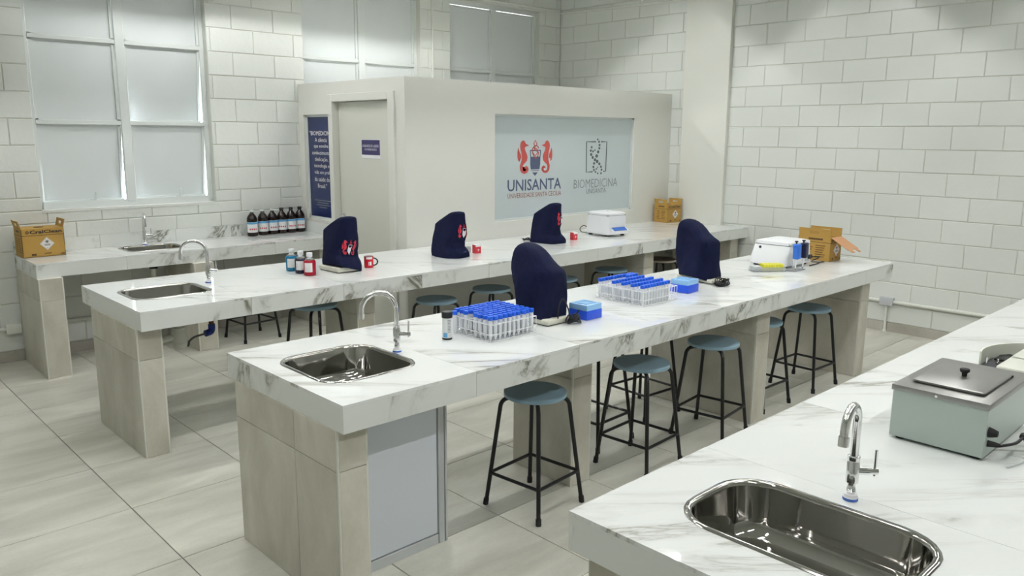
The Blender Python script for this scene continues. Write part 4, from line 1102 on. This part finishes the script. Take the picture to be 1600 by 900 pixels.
# pipette stand, two pipettes and a box of tips in front of it
PX, PY = 3.925, 0.345
t = thing('pipette_stand', 'clear acrylic stand holding two pipettes before the centrifuge', 'stand', (PX, PY, H))
M().box(PX-0.07, PX+0.09, PY-0.045, PY+0.03, H, H+0.006, 0.001).build('stand_base', 'clear', t)
M().box(PX-0.005, PX+0.005, PY+0.002, PY+0.012, H+0.006, H+0.185, 0.002).build('stand_post', 'clear', t)
M().box(PX-0.075, PX+0.095, PY-0.004, PY+0.016, H+0.180, H+0.188, 0.002).build('stand_bar', 'clear', t)
def pipette(label, x, y, mat):
    p = thing('pipette', label, 'pipette', (x, y, H), 'pipettes on the stand')
    R = Matrix.Rotation(-0.08, 3, 'Y')
    M().box(x-0.025, x+0.025, y-0.034, y+0.010, H+0.088, H+0.196, 0.009, 3, rot=R).build('grip', mat, p)
    M().cyl((x, y-0.004, H+0.194), (x-0.002, y-0.004, H+0.210), 0.006, 10).lathe([(0.012, 0.208), (0.013, 0.210), (0.012, 0.216)], (x-0.002, y-0.004, H), 14).build('plunger', 'cap_dark', p)
    M().tube([(x-0.022, y-0.006, H+0.185), (x-0.042, y-0.004, H+0.182), (x-0.045, y-0.004, H+0.172)], 0.005, 8).build('finger_hook', mat, p)
    M().lathe([(0.004, 0.018), (0.006, 0.040), (0.010, 0.060), (0.012, 0.09)], (x+0.006, y-0.004, H), 14).build('shaft', 'tube_clear', p)
    M().lathe([(0.0015, 0.009), (0.004, 0.022)], (x+0.006, y-0.004, H), 10).build('tip_cone', 'cap_dark', p)
pipette('blue pipette hanging on the stand before the centrifuge', PX-0.038, PY-0.022, 'pip_blue')
pipette('navy pipette hanging on the stand before the centrifuge', PX+0.062, PY-0.026, 'pip_navy')
t = thing('tip_box', 'clear box of yellow pipette tips at the foot of the stand', 'box', (3.80, 0.41, H))
ang = -0.62
m = M(); bx, by = 0.118, 0.045
for a in ((-bx, bx, -by, -by+0.003), (-bx, bx, by-0.003, by), (-bx, -bx+0.003, -by, by), (bx-0.003, bx, -by, by)): m.box(*a, 0, 0.032)
m.box(-bx, bx, -by, by, 0, 0.003); o1 = m.build('clear_case', 'clear')
m = M()
for i in range(12):
    for j in range(6): m.lathe([(0.0020, 0.004), (0.0048, 0.036), (0.0058, 0.052)], (-0.035+0.0125*i, -0.036+0.0144*j, 0), 6)
o2 = m.build('tips', 'yellow'); o2['kind'] = 'stuff'
o3 = M().box(-0.110, -0.055, -0.038, 0.038, 0.004, 0.038, 0.002).build('empty_insert', 'plastic_grey')
for o in (o1, o2, o3): o.parent = t
t.location = (3.745, 0.455, H); t.rotation_euler = (0, 0, ang)

# ---------------------------------------------------------------- water bath on the nearest bench
t = thing('water_bath', 'grey enamel water bath with steel lid and black knob', 'water bath', (1.335, -1.55, H))
x0, x1, y0, y1 = 1.118, 1.560, -1.690, -1.415
for a in (x0+0.03, x1-0.03):
    for b in (y0+0.03, y1-0.03): M().lathe([(0.014, 0), (0.016, 0.003), (0.014, 0.012)], (a, b, H), 12).build('foot', 'rubber', t)
M().box(x0+0.003, x1-0.003, y0+0.003, y1-0.003, H+0.009, H+0.160, 0.002).build('casing', 'bath_side', t)
M().box(x0-0.001, x1+0.001, y0-0.001, y1+0.001, H+0.158, H+0.177, 0.0025, 2).build('top_deck', 'brushed', t)
lx0, lx1, ly0, ly1 = 1.185, 1.475, -1.655, -1.450
L = [rrect((lx0+lx1)/2, (ly0+ly1)/2, (lx1-lx0)/2-i, (ly1-ly0)/2-i, 0.008, H+z, 3) for i, z in ((0.003, 0.1775), (0.0, 0.181), (0.0, 0.186), (0.004, 0.188))]
ld = M().loft(L).build('lid', 'brushed', t, sharp=30)
M().lathe([(0.007, 0.187), (0.008, 0.198), (0.014, 0.203), (0.015, 0.209), (0.013, 0.212)], (1.335, -1.553, H), 20).build('knob', 'rubber', ld)
M().box(lx1-0.02, lx1-0.001, ly0-0.001, ly0+0.012, H+0.178, H+0.184).build('lid_slot', 'rubber', ld)
M().lathe([(0.016, 0), (0.013, 0.012), (0.009, 0.024)], (1.150, y0+0.003, H+0.085), 14, (0, -1, 0)).build('dial', 'rubber', t)
M().lathe([(0.010, 0), (0.008, 0.020), (0.005, 0.034)], (1.150, y0+0.003, H+0.050), 12, (0.2, -1, 0)).build('cable_gland', 'rubber', t)
M().tube(smooth_path([(1.155, y0-0.03, H+0.05), (1.19, y0-0.055, H+0.055), (1.23, y0-0.06, H+0.056), (1.26, y0-0.06, H+0.06)], 6), 0.0045, 8).lathe([(0.009, 0), (0.010, 0.012), (0.004, 0.024)], (1.256, y0-0.06, H+0.058), 10, (1, 0, 0.3)).build('power_cord', 'cable', t)
M().tube(smooth_path([(1.262, y0-0.06, H+0.056), (1.25, y0-0.075, H+0.03), (1.20, y0-0.085, H+0.008), (1.12, y0-0.06, H+0.004)], 6), 0.0022, 6).build('grey_lead', 'plastic_grey', t)
M().lathe([(0.004, 0), (0.004, 0.002)], (x0-0.001, -1.545, H+0.167), 10, (-1, 0, 0)).build('screw', 'chrome', t)

# beige instrument with a curved shield behind the water bath
t = thing('rotary_instrument', 'beige instrument with curved shield and black deck behind the water bath', 'instrument', (2.50, -1.55, H))
cx_, cy_, R = 2.255, -1.665, 0.312
n = 28
arc_pts = [math.radians(104-104*k/n) for k in range(n+1)]
o_ = [(cx_+R*math.cos(a), cy_+R*math.sin(a)) for a in arc_pts]; i_ = [(cx_+(R-0.007)*math.cos(a), cy_+(R-0.007)*math.sin(a)) for a in arc_pts]
M().prism([(*p, H+0.001) for p in o_]+[(*p, H+0.001) for p in i_[::-1]], (0, 0, 0.072)).build('curved_shield', 'beige', t)
M().box(2.165, 2.435, -1.448, -1.368, H, H+0.018, 0.003, 2).build('black_deck', 'cap_dark', t)
M().box(2.30, 2.425, -1.425, -1.385, H+0.018, H+0.026, 0.002).build('sample_tray', 'rubber', t)
for k in range(3): M().lathe([(0.005, 0.018), (0.005, 0.026), (0.003, 0.028)], (2.235+0.028*k, -1.415+0.006*k, H), 12).build('screw', 'steel', t)
M().cyl((2.205, -1.385, H+0.018), (2.205, -1.385, H+0.048), 0.0055, 10).build('pin', 'chrome', t)
M().box(2.085, 2.62, -1.80, -1.450, H, H+0.050, 0.006, 2).build('housing', 'beige', t)
M().box(2.27, 2.60, -1.78, -1.456, H+0.050, H+0.057, 0.002).build('housing_lid', 'beige', t)

# ---------------------------------------------------------------- conduits on the walls
def conduit(label, pts, r=0.013, boxes=(), name='conduit_pipe'):
    t = thing(name, label, 'pipe', pts[0])
    M().tube(pts, r, 10).build('pipe_run', 'conduit', t)
    for b in boxes: M().box(*b, 0.004, 2).build('junction_box', 'plastic_grey' if len(boxes) == 1 else 'conduit', t)
    return t
yR = 0.508
t = conduit('white conduit with grey junction box low on the right wall', [(XW-0.019, 1.98, 0.285), (XW-0.019, -1.9, 0.285)], 0.0145, [(XW-0.05, XW-0.003, yR-0.06, yR+0.06, 0.250, 0.325)])
M().tube([(XW-0.020, yR, 0.26), (XW-0.020, yR, 0.002)], 0.012, 10).build('drop_pipe', 'conduit', t)
M().lathe([(0.021, 0), (0.021, 0.006), (0.013, 0.018)], (XW-0.022, yR, 0.0), 12).build('floor_collar', 'conduit', t)
t = conduit('white conduit low on the window wall left of the first bench', [(-1.6, YW-0.016, 0.268), (0.9, YW-0.016, 0.268)], 0.0145, [(-0.115, -0.012, YW-0.05, YW, 0.232, 0.305), (0.9, 0.99, YW-0.05, YW, 0.235, 0.305)])
conduit('thin conduit high on the window wall above the last window', [(4.0, YW-0.014, 3.285), (XW-0.03, YW-0.014, 3.285)], 0.013)
conduit('thin conduit high on the right wall running to the pilaster', [(XW-0.014, YW-0.02, 3.262), (XW-0.014, 2.86, 3.225)], 0.013)
conduit('thin vertical conduit between the two windows above the cabin', [(4.115, YW-0.012, 3.48), (4.115, YW-0.012, 2.10)], 0.012)

# ---------------------------------------------------------------- trough lamps under the ceiling
def lamp(x, y, L=1.22):
    t = thing('trough_lamp', 'white trough lamp with one bright tube hung above the benches', 'lamp', (0, 0, 0), 'trough lamps above the benches')
    w2, zt, zo = 0.125, 0.10, 0.0
    prof = [(-w2, zo), (-0.05, zt), (0.05, zt), (w2, zo), (w2+0.004, zo), (0.053, zt+0.004), (-0.053, zt+0.004), (-w2-0.004, zo)]
    m = M().prism([(-L/2, p, z) for p, z in prof], (L, 0, 0))
    m.build('reflector', 'lamp_house', t)
    for s in (-1, 1):
        xs = sorted((s*L/2, s*(L/2-0.02)))
        M().box(xs[0], xs[1], -0.02, 0.02, 0.070, zt, 0.002).build('lamp_holder', 'lamp_house', t)
        M().cyl((s*L*0.3, 0, zt), (s*L*0.3, 0, ZCEIL-3.14), 0.006, 6).build('hanger', 'lamp_house', t)
    M().cyl((-L/2+0.01, 0, 0.084), (L/2-0.01, 0, 0.084), 0.013, 10).build('tube', 'lamp_tube', t)
    t.location = (x, y, 3.14)
    return t
lp = None
for y in (4.05, 2.82, 0.98, -0.86, -2.70):
    for x in ((3.2, 1.3) if y > 4 else (4.45, 2.65, 0.85, -0.95) if y == -0.86 else (4.82, 3.02, 1.22, -0.58)):
        if lp is None: lp = lamp(x, y)
        else:
            o = copy_tree(lp); o.location = (x, y, 3.14)
